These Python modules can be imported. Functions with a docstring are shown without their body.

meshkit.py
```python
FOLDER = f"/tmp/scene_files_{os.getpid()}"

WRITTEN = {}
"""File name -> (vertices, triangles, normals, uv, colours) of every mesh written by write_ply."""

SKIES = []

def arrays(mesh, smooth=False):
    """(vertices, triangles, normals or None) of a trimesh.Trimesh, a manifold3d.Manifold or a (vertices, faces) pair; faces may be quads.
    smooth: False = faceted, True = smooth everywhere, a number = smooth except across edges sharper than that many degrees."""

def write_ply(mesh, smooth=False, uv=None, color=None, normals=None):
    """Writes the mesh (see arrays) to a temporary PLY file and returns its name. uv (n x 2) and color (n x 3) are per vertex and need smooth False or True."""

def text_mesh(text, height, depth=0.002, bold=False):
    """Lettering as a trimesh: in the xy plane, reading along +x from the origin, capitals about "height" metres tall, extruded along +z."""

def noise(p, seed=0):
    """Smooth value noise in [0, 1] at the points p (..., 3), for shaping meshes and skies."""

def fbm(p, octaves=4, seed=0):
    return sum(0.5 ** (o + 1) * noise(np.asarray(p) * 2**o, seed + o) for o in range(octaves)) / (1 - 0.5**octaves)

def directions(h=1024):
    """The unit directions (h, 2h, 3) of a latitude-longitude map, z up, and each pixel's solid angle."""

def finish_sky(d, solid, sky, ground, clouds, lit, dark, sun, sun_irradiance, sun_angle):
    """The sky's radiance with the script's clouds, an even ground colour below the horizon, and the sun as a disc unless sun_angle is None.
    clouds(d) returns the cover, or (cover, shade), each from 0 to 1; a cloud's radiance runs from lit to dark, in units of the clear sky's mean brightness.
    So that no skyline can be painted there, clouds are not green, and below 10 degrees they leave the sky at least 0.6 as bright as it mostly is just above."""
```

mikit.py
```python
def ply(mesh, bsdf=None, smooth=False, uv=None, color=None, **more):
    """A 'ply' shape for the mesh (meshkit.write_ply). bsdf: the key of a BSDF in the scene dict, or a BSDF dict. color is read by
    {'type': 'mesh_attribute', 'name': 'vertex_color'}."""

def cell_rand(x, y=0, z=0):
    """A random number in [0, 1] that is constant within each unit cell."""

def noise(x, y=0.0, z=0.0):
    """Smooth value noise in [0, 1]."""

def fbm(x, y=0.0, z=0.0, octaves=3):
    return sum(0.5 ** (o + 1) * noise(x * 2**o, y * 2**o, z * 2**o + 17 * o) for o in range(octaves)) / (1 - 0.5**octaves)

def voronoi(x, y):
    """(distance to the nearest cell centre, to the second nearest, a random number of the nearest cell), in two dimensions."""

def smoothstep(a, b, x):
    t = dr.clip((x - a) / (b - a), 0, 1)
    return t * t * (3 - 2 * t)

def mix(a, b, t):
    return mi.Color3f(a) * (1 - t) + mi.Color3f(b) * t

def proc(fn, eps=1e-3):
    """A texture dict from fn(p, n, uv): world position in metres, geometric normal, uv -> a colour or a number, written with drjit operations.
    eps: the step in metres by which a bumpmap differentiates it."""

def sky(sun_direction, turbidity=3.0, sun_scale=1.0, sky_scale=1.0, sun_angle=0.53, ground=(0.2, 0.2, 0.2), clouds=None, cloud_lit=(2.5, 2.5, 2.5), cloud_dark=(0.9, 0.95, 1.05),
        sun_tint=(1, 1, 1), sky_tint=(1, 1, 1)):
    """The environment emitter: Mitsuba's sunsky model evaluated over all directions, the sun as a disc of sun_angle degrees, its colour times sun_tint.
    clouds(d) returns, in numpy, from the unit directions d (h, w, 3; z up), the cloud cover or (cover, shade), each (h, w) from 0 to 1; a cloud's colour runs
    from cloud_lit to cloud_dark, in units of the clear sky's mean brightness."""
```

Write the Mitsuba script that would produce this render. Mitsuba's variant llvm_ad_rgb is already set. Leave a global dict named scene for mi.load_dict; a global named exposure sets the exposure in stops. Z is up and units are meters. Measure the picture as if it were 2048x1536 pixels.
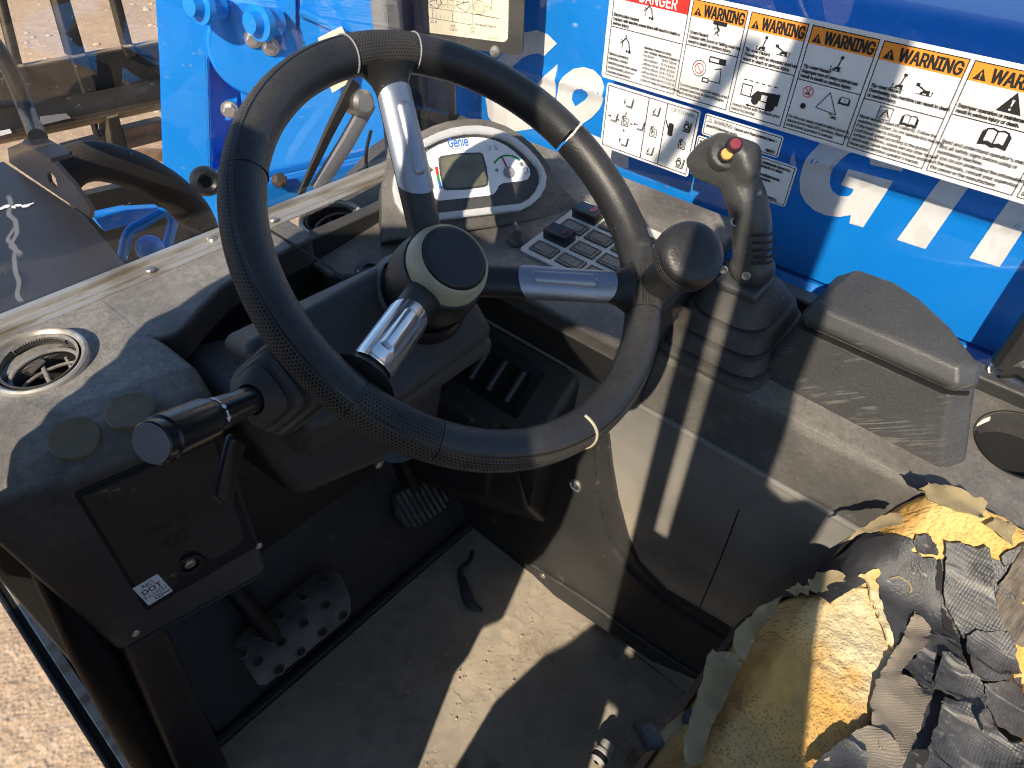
import math
import numpy as np, trimesh, mitsuba as mi, drjit as dr
import mikit, meshkit
from shapely.geometry import Polygon, LineString, Point, MultiPolygon
from shapely.ops import unary_union
from shapely import affinity
import manifold3d as m3

# ------------------------------------------------------------------ camera, sky, exposure
# x = driver's right, y = forward, z = up, metres; z = 0 is the cab floor, the yard lies 1 m below it
T4 = mi.ScalarTransform4f
scene, labels = {}, {}
EYE = (0.0, 0.0, 1.02)
scene['camera'] = {'type': 'perspective', 'fov': 73.31, 'fov_axis': 'x', 'near_clip': 0.02, 'far_clip': 300.0,
                   'to_world': T4().look_at(origin=EYE, target=(0.564, 0.482, 0.3495), up=(0.4885, 0.4599, 0.7415))}
SUN_EL, SUN_AZ = math.radians(36.5), math.radians(20.5)
SUN = (-math.cos(SUN_EL) * math.cos(SUN_AZ), -math.cos(SUN_EL) * math.sin(SUN_AZ), math.sin(SUN_EL))
scene['sky'] = mikit.sky(SUN, turbidity=3, ground=(0.28, 0.24, 0.20), sun_tint=(.93, 1, 1.13), sky_tint=(.95, 1, 1.08))
exposure = 2.3

# ------------------------------------------------------------------ helpers
def A(x): return np.asarray(x, float)
def nrm(v):
    v = A(v); return v / np.linalg.norm(v)
def axes(n, hint=(0, 0, 1)):
    n = nrm(n); x = np.cross(hint, n)
    if np.linalg.norm(x) < 1e-6: x = np.cross((0, 1, 0), n)
    x = nrm(x); return x, np.cross(n, x), n
def mat(o, x, y, n):
    M = np.eye(4); M[:3, 0], M[:3, 1], M[:3, 2], M[:3, 3] = x, y, n, o; return M
def cat(*ms):
    out = []
    for m in ms: out += list(m) if isinstance(m, (list, tuple)) else [m]
    return trimesh.util.concatenate(out) if len(out) > 1 else out[0]
BALL = {s: np.array(trimesh.creation.icosphere(subdivisions=s).vertices) for s in (1, 2, 3)}
def hull(pts, r, s=2):
    pts = A(pts); r = np.broadcast_to(r, (len(pts),))
    return trimesh.convex.convex_hull(np.vstack([p + q * BALL[s] for p, q in zip(pts, r)]))
def box(lo, hi, r=0.003, s=1):
    lo, hi = np.minimum(lo, hi) + r, np.maximum(lo, hi) - r
    return hull([[(lo, hi)[i][0], (lo, hi)[j][1], (lo, hi)[k][2]] for i in (0, 1) for j in (0, 1) for k in (0, 1)], r, s)
def obox(o, x, y, n, size, r=0.002, s=1):
    """a rounded box of size (a, b, c) centred at o with its axes along x, y, n"""
    a, b, c = A(size) / 2 - r
    return hull([A(o) + i * a * A(x) + j * b * A(y) + k * c * A(n) for i in (-1, 1) for j in (-1, 1) for k in (-1, 1)], r, s)
def curve(pts, n=8, closed=False):
    """Catmull-Rom through the points"""
    p = A(pts); k = len(p); out = []
    for i in range(k if closed else k - 1):
        a, b, c, d = (p[(i + j) % k] if closed else p[min(max(i + j, 0), k - 1)] for j in (-1, 0, 1, 2))
        for t in np.arange(n) / n:
            out.append(0.5 * (2 * b + (c - a) * t + (2 * a - 5 * b + 4 * c - d) * t * t + (3 * b - a - 3 * c + d) * t ** 3))
    if not closed: out.append(p[-1])
    return np.array(out)
def grid(P, closed_u=False, closed_v=False):
    P = A(P); a, b = P.shape[:2]; i, j = np.meshgrid(np.arange(a if closed_u else a - 1), np.arange(b if closed_v else b - 1), indexing='ij')
    q = np.stack([i * b + j, (i + 1) % a * b + j, (i + 1) % a * b + (j + 1) % b, i * b + (j + 1) % b], -1).reshape(-1, 4)
    return trimesh.Trimesh(P.reshape(-1, 3), np.vstack([q[:, [0, 1, 2]], q[:, [0, 2, 3]]]), process=False)
def tube(path, r, sides=12, closed=False, flat=1.0, hint=None):
    p = A(path); k = len(p); r = np.broadcast_to(r, (k,))
    t = (np.roll(p, -1, 0) - np.roll(p, 1, 0)) if closed else np.gradient(p, axis=0)
    t /= np.linalg.norm(t, axis=1, keepdims=True)
    x = A(hint) if hint is not None else np.cross(t[0], (0, 0, 1) if abs(t[0][2]) < .9 else (1, 0, 0)); rows = []
    for i in range(k):
        x = nrm(x - (x @ t[i]) * t[i]); y = np.cross(t[i], x)
        a = np.arange(sides) * 2 * np.pi / sides
        rows.append(p[i] + r[i] * (np.cos(a)[:, None] * x + flat * np.sin(a)[:, None] * y))
    m = grid(np.array(rows), closed, True)
    if not closed:
        v, f = m.vertices, m.faces; n = len(v); e = (k - 1) * sides
        cap = [[n, (j + 1) % sides, j] for j in range(sides)] + [[n + 1, e + j, e + (j + 1) % sides] for j in range(sides)]
        m = trimesh.Trimesh(np.vstack([v, p[0], p[-1]]), np.vstack([f, cap]), process=False)
    if m.volume < 0: m.invert()
    return m
def lathe(profile, o, axis, seg=40, hint=(0, 0, 1)):
    """profile: (radius, height along the axis) from bottom to top"""
    x, y, n = axes(axis, hint); a = np.arange(seg) * 2 * np.pi / seg
    P = np.array([A(o) + h * n + max(r, 1e-5) * (np.cos(a)[:, None] * x + np.sin(a)[:, None] * y) for r, h in profile])
    m = grid(P, False, True); m.invert()
    return m
def extr(poly, h):
    poly = poly if isinstance(poly, list) else list(getattr(poly, 'geoms', [poly]))
    return cat([trimesh.creation.extrude_polygon(p, h, engine='earcut') for p in poly if p.area > 1e-9])
def local(pts, o, x, y):
    d = A(pts) - A(o); return np.stack([d @ A(x), d @ A(y)], 1)
def slab(pts, n, depth, bevel=0.0, holes=(), rnd=0.0, proud=0.0):
    """a plate whose front face is the polygon pts (in a plane of normal n, pointing out), reaching depth behind it"""
    x, y, n = axes(n); o = A(pts[0])
    p = Polygon(local(pts, o, x, y), [local(h, o, x, y) for h in holes]).buffer(0)
    if rnd: p = p.buffer(-rnd).buffer(2 * rnd).buffer(-rnd)
    if bevel:
        ms = [extr(p, depth - bevel)]
        for k in (1, 2, 3):
            a = k * math.pi / 6; q = p.buffer(-bevel * (1 - math.cos(a)))
            m = extr(q, bevel * math.sin(a) - bevel * math.sin(a - math.pi / 6)); m.apply_translation([0, 0, depth - bevel + bevel * math.sin(a - math.pi / 6)]); ms.append(m)
        m = cat(ms)
    else: m = extr(p, depth)
    m.apply_translation([0, 0, proud - depth]); m.apply_transform(mat(o, x, y, n)); return m
def flat(poly, o, x, y, lift=0.0003):
    """flat print: the shapely polygon (metres) laid at o in the axes x, y"""
    n = np.cross(x, y); out = []
    for p in getattr(poly, 'geoms', [poly]):
        if p.is_empty or p.area < 1e-10: continue
        v, f = trimesh.creation.triangulate_polygon(p, engine='earcut')
        v3 = A(o) + v[:, :1] * A(x) + v[:, 1:2] * A(y) + lift * n
        m = trimesh.Trimesh(v3, f, process=False)
        if (m.face_normals @ n).sum() < 0: m.invert()
        out.append(m)
    return cat(out)
TEXTS = {}
def text(s, h, o, x, y, bold=False, wide=1.0, lift=0.0004, center=False):
    """lettering as flat print, capitals h metres tall, reading along x"""
    if (s, bold) not in TEXTS:
        m = meshkit.text_mesh(s, 0.01, 0.002, bold); m.update_faces(m.face_normals[:, 2] > 0.5); m.remove_unreferenced_vertices(); TEXTS[s, bold] = m
    m = TEXTS[s, bold].copy(); v = m.vertices * (h / 0.01)
    if center: v = v - [v[:, 0].max() / 2, 0, 0]
    n = np.cross(x, y)
    return trimesh.Trimesh(A(o) + v[:, :1] * wide * A(x) + v[:, 1:2] * A(y) + lift * n, m.faces, process=False)
def text_w(s, h, o, x, y, width, bold=False, lift=0.0004):
    m = text(s, h, (0, 0, 0), (1, 0, 0), (0, 1, 0), bold); w = m.vertices[:, 0].max()
    return text(s, h, o, x, y, bold, width / w, lift)
def ring2(c, r, w, n=24): return Point(c).buffer(r, n).difference(Point(c).buffer(r - w, n))
def stroke(pts, w, cap=2): return LineString(pts).buffer(w / 2, cap_style=cap, join_style=2)
def rect(x0, y0, x1, y1, r=0.0):
    p = Polygon([(x0, y0), (x1, y0), (x1, y1), (x0, y1)])
    return p.buffer(-r).buffer(r) if r else p
def boxline(x0, y0, x1, y1, w): return rect(x0, y0, x1, y1).difference(rect(x0 + w, y0 + w, x1 - w, y1 - w))
def arrow(x0, y0, x1, y1, w, hd):
    d = nrm((x1 - x0, y1 - y0)); q = A([-d[1], d[0]]); e = A([x1, y1])
    return unary_union([stroke([(x0, y0), tuple(e - d * hd * .6)], w), Polygon([e, e - d * hd + q * hd * .6, e - d * hd - q * hd * .6])])
def sub(a, b):
    """a minus b, both closed meshes"""
    def man(m):
        m = trimesh.Trimesh(m.vertices, m.faces); m.merge_vertices()
        return m3.Manifold(m3.Mesh(np.asarray(m.vertices, np.float32), np.asarray(m.faces, np.uint32)))
    for x in (b if isinstance(b, list) else [b]):
        ma, mb = man(a), man(x); r = ma - mb
        if r.num_tri() == 0 or ma.num_tri() == 0: print('boolean failed', ma.num_tri(), mb.num_tri()); continue
        k = r.to_mesh(); a = trimesh.Trimesh(k.vert_properties[:, :3], k.tri_verts, process=False)
    return a
def noisy(m, amp, freq, seed=0, octaves=4):
    m = m.copy(); n = m.vertex_normals; m.vertices = m.vertices + n * ((meshkit.fbm(m.vertices * freq, octaves, seed) - .5) * 2 * amp)[:, None]; return m

def numbered(key):
    if key not in scene and key not in labels and not any(k.startswith(key + '__') for k in scene): return key
    i = 1
    while '%s_%03d' % (key, i) in scene or '%s_%03d' % (key, i) in labels or any(k.startswith('%s_%03d__' % (key, i)) for k in scene): i += 1
    return '%s_%03d' % (key, i)
def thing(name, label, cat_, group=None):
    k = numbered(name); labels[k] = {'label': label, 'category': cat_}
    if group: labels[k]['group'] = group
    return k
def obj(name, mesh, m, parent=None, smooth=35, label=None, kind=None, **more):
    k = numbered((parent + '__' if parent else '') + name)
    scene[k] = mikit.ply(mesh, m, smooth=smooth, **more)
    if label or kind: labels[k] = {}
    if label: labels[k]['label'] = label
    if kind: labels[k]['kind'] = kind
    return k
def single(name, mesh, m, label, cat_, smooth=35, group=None, **more):
    k = thing(name, label, cat_, group); scene[k] = mikit.ply(mesh, m, smooth=smooth, **more); return k
def struct(name, mesh, m, smooth=35, label=None):
    k = numbered(name); scene[k] = mikit.ply(mesh, m, smooth=smooth); labels[k] = {'kind': 'structure'}
    if label: labels[k]['label'] = label
    return k

# ------------------------------------------------------------------ materials
F, SM, MX, NO = mikit.fbm, mikit.smoothstep, mikit.mix, mikit.noise
def two(b): return {'type': 'twosided', 'bsdf': b}
def grit(fn, scale, b): return {'type': 'bumpmap', 'tex': mikit.proc(fn, 2e-4), 'scale': scale, 'bsdf': b}
def rgb(c): return {'type': 'rgb', 'value': list(c)}
def plain(c, rough=0.5, **k): return two({'type': 'principled', 'base_color': rgb(c), 'roughness': rough, **k})
def worn(base, dust, amt, up=0.6, freq=14.0, scratch=0.25):
    """dusty plastic or paint: a fine film of dust, thickest on faces that look up, with faint smears and pale specks"""
    def f(p, n, uv):
        top = dr.clip(n.z, 0, 1)
        a = F(p.x * freq, p.y * freq, p.z * freq, 4)
        b = F(p.x * freq * 17 + 7, p.y * freq * 17, p.z * freq * 17, 3) * .6 + NO(p.x * 650, p.y * 650, p.z * 650) * .4
        k = amt * (1 - up + up * top) * (.55 + .9 * SM(.3, .75, a)) * (.45 + 1.1 * b)
        c = MX(base, dust, dr.clip(k * .8, 0, 1))
        s = SM(.70, .80, F(p.x * 26 + p.y * 9, p.y * 60, p.z * 34 + 3, 3)) * SM(.62, .78, NO(p.x * 240, p.y * 240 + p.x * 90, p.z * 240))
        q = SM(.955, .975, NO(p.x * 520, p.y * 520, p.z * 520))
        return MX(MX(c, (.33, .31, .27), dr.clip(s * scratch, 0, 1)), (.42, .38, .30), q * amt * .8)
    return mikit.proc(f)
def grain(p, n, uv): return NO(p.x * 900, p.y * 900, p.z * 900) * .7 + NO(p.x * 2100, p.y * 2100, p.z * 2100) * .3
GR = mikit.proc(grain, 2e-4)
def grained(tex, rough, scale=0.0004, **k): return {'type': 'bumpmap', 'tex': GR, 'scale': scale, 'bsdf': {'type': 'principled', 'base_color': tex, 'roughness': rough, **k}}
DUST = (.30, .245, .175)
scene['dash_plastic'] = two(grained(worn((.020, .0198, .0205), (.265, .25, .225), .70, .78, 11), .55, specular=.4))  # dust film, made heavier on upward faces for their glare as well
scene['side_plastic'] = two(grained(worn((.017, .0178, .019), (.20, .195, .18), .28, .8, 10), .42, specular=.45))
scene['shroud_plastic'] = two(grained(worn((.023, .023, .0238), (.18, .17, .155), .26, .6, 9), .5))
scene['box_plastic'] = two(grained(worn((.024, .0255, .027), (.195, .195, .185), .26, .25, 20, 1.0), .40))
def boxcol(p, n, uv):
    a = F(p.x * 20, p.y * 20, p.z * 20, 4); b = NO(p.x * 650, p.y * 650, p.z * 650)
    c = MX((.024, .0255, .027), (.17, .17, .165), dr.clip(.22 * (.5 + a) * (.6 + .8 * b), 0, 1))
    u, v = p.y - p.z * .8, p.y * .8 + p.z
    sc = SM(.52, .70, F(u * 26, v * 420, 3, 3)) * SM(.50, .68, F(p.y * 24 + 1, p.z * 30, 8, 3)) * (1 - dr.clip(n.z * 3, 0, 1))
    return MX(c, (.30, .30, .28), dr.clip(sc, 0, 1) * .32)
scene['scuffed_plastic'] = two(grained(mikit.proc(boxcol), .40))
scene['console_plastic'] = two(grained(worn((.022, .0225, .0235), (.25, .232, .20), .60, .72, 13, .4), .48, specular=.4))
scene['wheel_rubber'] = two(grained(worn((.0115, .0122, .0138), (.165, .162, .150), .17, .85, 12, .10), .40, .0003, specular=.45))
scene['gaiter_rubber'] = two(grained(worn((.024, .023, .022), (.22, .20, .17), .45, .55, 18, .2), .6))
scene['black_gloss'] = plain((.012, .013, .015), .22, specular=.5)
scene['black_satin'] = plain((.014, .0145, .016), .38)
scene['seal_rubber'] = plain((.010, .0105, .011), .6, specular=.15)
scene['dark_cavity'] = plain((.008, .008, .008), .8)  # near-black for seams, and for the shade inside hollows and gaps
scene['grey_cap'] = plain((.24, .235, .245), .55)
scene['ink'] = plain((.012, .012, .013), .6)
scene['white_ink'] = plain((.75, .75, .74), .5)
scene['red_ink'] = plain((.62, .03, .025), .45)
scene['orange_ink'] = plain((.86, .29, .035), .45)
scene['green_ink'] = plain((.02, .25, .06), .5)
scene['blue_ink'] = plain((.015, .13, .50), .5)
scene['grey_ink'] = plain((.20, .20, .21), .6)
def film(p, n, uv): return MX((.74, .75, .76), (.60, .59, .56), SM(.45, .85, F(p.x * 20, p.y * 20, p.z * 20, 4)) * .7)
scene['white_film'] = two({'type': 'principled', 'base_color': mikit.proc(film), 'roughness': .3, 'specular': .5})
scene['cream_film'] = plain((.74, .67, .50), .38)
scene['switch_white'] = two({'type': 'principled', 'base_color': worn((.62, .66, .66), (.42, .38, .31), .5, .3, 30, .0), 'roughness': .45})
def brushed(base, lo, hi):
    def f(p, n, uv): return lo + (hi - lo) * F(p.x * 70, p.y * 70, p.z * 70, 3)
    return two({'type': 'principled', 'base_color': rgb(base), 'metallic': .92, 'roughness': mikit.proc(f)})
scene['silver'] = brushed((.34, .37, .43), .38, .52)
scene['bezel_silver'] = two({'type': 'principled', 'base_color': rgb((.52, .53, .53)), 'metallic': .25, 'roughness': .42})
scene['chrome'] = brushed((.66, .67, .69), .06, .17)
scene['bolt_steel'] = brushed((.50, .47, .42), .25, .55)
scene['zinc'] = brushed((.62, .62, .60), .25, .5)
def alu(p, n, uv): return MX((.46, .45, .42), (.26, .22, .16), SM(.4, .7, F(p.x * 16, p.y * 60, p.z * 60, 4)))
scene['trim_aluminium'] = two({'type': 'principled', 'base_color': mikit.proc(alu), 'metallic': .55, 'roughness': .38})
scene['cream_plastic'] = plain((.40, .37, .25), .42)
def blue(p, n, uv):
    a = F(p.x * 5, p.y * 5, p.z * 5, 4); s = SM(.79, .83, NO(p.x * 70, p.y * 70, p.z * 70)) * SM(.5, .7, a)
    return MX(MX((.002, .190, .64), (.005, .21, .66), a), (.20, .32, .48), s * .35)
scene['blue_paint'] = two({'type': 'principled', 'base_color': mikit.proc(blue), 'roughness': .33, 'specular': .5, 'clearcoat': .5, 'clearcoat_gloss': .85})
def whitep(p, n, uv):
    a = F(p.x * 7, p.y * 7, p.z * 7, 4); s = SM(.66, .72, F(p.x * 60, p.y * 60, p.z * 25, 3))
    return MX(MX((.74, .745, .73), (.66, .65, .62), a), (.46, .45, .42), s * .25)
scene['white_vinyl'] = two({'type': 'principled', 'base_color': mikit.proc(whitep), 'roughness': .38})
scene['black_steel'] = two({'type': 'principled', 'base_color': worn((.010, .011, .012), (.30, .245, .17), .17, .8, 6, .8), 'roughness': .5, 'specular': .25})
scene['carriage_steel'] = two({'type': 'principled', 'base_color': worn((.010, .011, .012), (.36, .28, .18), .95, .95, 5, .8), 'roughness': .5, 'specular': .25})
def streaky(p, n, uv):
    d = F(p.x * 5, p.y * 5, p.z * 5, 4); a = dr.abs(p.x - (.2506 - .31 * (1.36 - p.y) + .014 * NO(p.y * 28, 0, 0) - .007))
    b = dr.abs(p.x - (.205 - .30 * (1.25 - p.y) + .012 * NO(p.y * 30 + 5, 0, 0)))
    drip = dr.maximum((1 - SM(.0026, .0046, a)) * SM(1.13, 1.15, p.y) * (1 - SM(1.34, 1.36, p.y)), (1 - SM(.0022, .0040, b)) * SM(1.01, 1.02, p.y) * (1 - SM(1.22, 1.24, p.y)))
    return MX(MX((.012, .012, .016), (.06, .055, .055), d * .6), (.22, .215, .21), drip * .7)
scene['fender_paint'] = two({'type': 'principled', 'base_color': mikit.proc(streaky), 'roughness': .4})
def rusty(p, n, uv):
    a = F(p.x * 9, p.y * 9, p.z * 9, 4)
    return MX((.05, .042, .035), (.24, .15, .09), SM(.35, .65, a))
scene['fork_rust'] = two({'type': 'principled', 'base_color': mikit.proc(rusty), 'roughness': .7})
def matcol(p, n, uv):
    a = F(p.x * 9, p.y * 9, 1, 4); b = F(p.x * 60, p.y * 60, 2, 3); c = NO(p.x * 420, p.y * 420, 0)
    m = SM(.42, .62, F(p.x * 5 + 3, p.y * 5, 5, 4))
    k = MX((.23, .212, .185), (.50, .42, .315), dr.clip(a * .75 + b * .55 - .15, 0, 1))
    k = MX(k, (.10, .062, .036), m * SM(.35, .7, b) * .75)
    return MX(k, (.50, .42, .30), SM(.86, .93, c) * .8)
def matbump(p, n, uv): return F(p.x * 45, p.y * 45, 1, 3) * .5 + NO(p.x * 300, p.y * 300, 4) * .25 + SM(.75, .9, NO(p.x * 140, p.y * 140, 9)) * .5
scene['mat_rubber'] = two({'type': 'bumpmap', 'tex': mikit.proc(matbump, 5e-4), 'scale': .0011, 'bsdf': {'type': 'principled', 'base_color': mikit.proc(matcol), 'roughness': .85}})
def panelcol(p, n, uv):
    a = F(p.x * 11, p.y * 11, p.z * 11, 4)
    lo = 1 - SM(.10, .42, p.z + .12 * (a - .5))
    return MX(MX((.115, .112, .106), (.27, .255, .225), a), (.40, .335, .24), dr.clip(lo * SM(.3, .7, a) * .9, 0, 1))
scene['panel_rubber'] = two({'type': 'bumpmap', 'tex': GR, 'scale': .0008, 'bsdf': {'type': 'principled', 'base_color': mikit.proc(panelcol), 'roughness': .75}})
def foamcol(p, n, uv):
    f1, f2, k = mikit.voronoi(p.x * 330 + 1.6 * NO(p.x * 60, p.y * 60, p.z * 60), p.y * 330 + p.z * 200)
    pore = (1 - SM(.16, .36, f1)) * SM(.35, .5, k)
    w = SM(.42, .6, F(p.x * 9 + 4, p.y * 9, p.z * 9, 4))
    pale = (1 - SM(.035, .075, dr.sqrt(dr.square((p.x - .452) * .8) + dr.square(p.y + .058)))) * SM(.2, .5, F(p.x * 30, p.y * 30, p.z * 30, 3))
    c = MX((.69, .40, .115), (.73, .50, .20), w)
    c = MX(c, (.74, .64, .40), dr.clip(pale, 0, 1) * .9)
    left_brown = (1 - SM(.37, .47, p.x)) * SM(.2, .6, F(p.x * 22, p.y * 22, 6, 4))  # browner blotches towards the left of the cushion
    c = MX(c, (.40, .285, .135), left_brown * .75)
    return MX(c, (.20, .10, .02), pore * (1 - pale) * .55 * SM(.25, .6, F(p.x * 14, p.y * 14, 2, 3)))  # pores coloured darker, for the shade in their holes
def foambump(p, n, uv):
    f1, f2, k = mikit.voronoi(p.x * 330 + 1.6 * NO(p.x * 60, p.y * 60, p.z * 60), p.y * 330 + p.z * 200)
    return SM(.1, .4, f1) * .35 + F(p.x * 150, p.y * 150, p.z * 150, 3) * 2.2
scene['foam'] = two({'type': 'bumpmap', 'tex': mikit.proc(foambump, 3e-4), 'scale': .0014, 'bsdf': {'type': 'principled', 'base_color': mikit.proc(foamcol), 'roughness': .95, 'specular': .1}})
def weave(p, n, uv): return .5 + .25 * dr.sin(uv.x * 4200) + .25 * dr.sin(uv.y * 4200)
def fabcol(p, n, uv):
    a = F(p.x * 40, p.y * 40, p.z * 40, 3); w = .5 + .25 * dr.sin(p.x * 3900 + p.y * 900) + .25 * dr.sin(p.y * 3900 - p.x * 900)
    return MX((.22, .175, .095), (.46, .37, .21), dr.clip(a * .7 + w * .45 - .1, 0, 1))
def fabbump(p, n, uv): return .5 + .25 * dr.sin(p.x * 3900 + p.y * 900) + .25 * dr.sin(p.y * 3900 - p.x * 900) + F(p.x * 160, p.y * 160, p.z * 160, 2)
scene['backing_cloth'] = two({'type': 'bumpmap', 'tex': mikit.proc(fabbump, 2e-4), 'scale': .0006, 'bsdf': {'type': 'principled', 'base_color': mikit.proc(fabcol), 'roughness': .95, 'specular': .1}})
def knit(p):
    wx = p.x + .004 * NO(p.x * 60, p.y * 60, 1) + .0016 * NO(p.x * 260, p.y * 260, 5); wy = p.y + .004 * NO(p.x * 60, p.y * 60, 9)
    return (.5 + .5 * dr.sin((wx * .8 + wy * .6) * 3000)) * (.55 + .45 * dr.sin((wy * .8 - wx * .6) * 4400))
def meshcol(p, n, uv):
    a = F(p.x * 30, p.y * 30, p.z * 30, 4)
    return MX((.15, .125, .10), (.46, .40, .31), dr.clip(knit(p) * .5 + a * .8 - .2, 0, 1))
def meshbump(p, n, uv): return knit(p) + 1.2 * F(p.x * 90, p.y * 90, p.z * 90, 3)
scene['mesh_cloth'] = two({'type': 'bumpmap', 'tex': mikit.proc(meshbump, 2e-4), 'scale': .0007, 'bsdf': {'type': 'principled', 'base_color': mikit.proc(meshcol), 'roughness': .9}})
def vincol(p, n, uv):
    a = F(p.x * 22, p.y * 22, p.z * 22, 4); b = NO(p.x * 300, p.y * 300, p.z * 300)
    c = MX((.020, .022, .026), (.085, .087, .090), dr.clip(a * 1.5 - .35, 0, 1))
    return MX(c, (.34, .32, .28), SM(.72, .86, b * .5 + F(p.x * 60, p.y * 60, p.z * 60, 3) * .5) * .6)
scene['vinyl'] = two({'type': 'bumpmap', 'tex': GR, 'scale': .0006, 'bsdf': {'type': 'principled', 'base_color': mikit.proc(vincol), 'roughness': .42, 'specular': .5}})
def tapecol(p, n, uv):
    a = F(p.x * 30, p.y * 30, p.z * 30, 4); b = F(p.x * 210, p.y * 210, p.z * 210, 3)
    c = MX((.022, .024, .028), (.125, .125, .125), dr.clip(a * 1.1 + b * .5 - .42, 0, 1))
    s1 = SM(.58, .72, F(p.x * 120, p.y * 26, p.z * 40, 3)) * SM(.4, .6, F(p.x * 18, p.y * 18, 7, 3))
    s2 = SM(.66, .78, F(p.x * 300, p.y * 300, p.z * 300, 2))
    return MX(c, (.36, .34, .30), dr.clip(s1 * .5 + s2 * .18, 0, 1))
def tapebump(p, n, uv): return .12 * dr.sin(p.x * 2600) + .12 * dr.sin(p.y * 2600) + 2 * F(p.x * 70, p.y * 70, p.z * 70, 3) + 1.6 * SM(.45, .55, F(p.x * 45 + 2, p.y * 20, p.z * 30, 3))
scene['duct_tape'] = two({'type': 'bumpmap', 'tex': mikit.proc(tapebump, 3e-4), 'scale': .0009, 'bsdf': {'type': 'principled', 'base_color': mikit.proc(tapecol), 'roughness': .5}})
def brownc(p, n, uv):
    a = F(p.x * 60, p.y * 260, p.z * 60, 3); return MX((.045, .037, .030), (.20, .165, .125), dr.clip(a * 1.5 - .35, 0, 1))
scene['dusty_tape'] = two({'type': 'bumpmap', 'tex': mikit.proc(tapebump, 3e-4), 'scale': .0009, 'bsdf': {'type': 'principled', 'base_color': mikit.proc(brownc), 'roughness': .7}})
def pedalcol(p, n, uv): return MX((.08, .078, .075), (.27, .235, .19), dr.clip(F(p.x * 28, p.y * 28, p.z * 28, 4) * 1.6 - .4, 0, 1))
scene['pedal_steel'] = two({'type': 'principled', 'base_color': mikit.proc(pedalcol), 'metallic': .25, 'roughness': .5})
def capcol(p, n, uv): return MX((.09, .068, .036), (.20, .150, .085), F(p.x * 70, p.y * 70, p.z * 70, 3))
scene['brown_cap'] = two({'type': 'principled', 'base_color': mikit.proc(capcol), 'roughness': .5})
def lcdcol(p, n, uv): return MX((.085, .088, .062), (.20, .20, .15), dr.clip(F(p.x * 50 + 2, p.y * 50, p.z * 50, 4) * 1.6 - .35, 0, 1))
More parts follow.
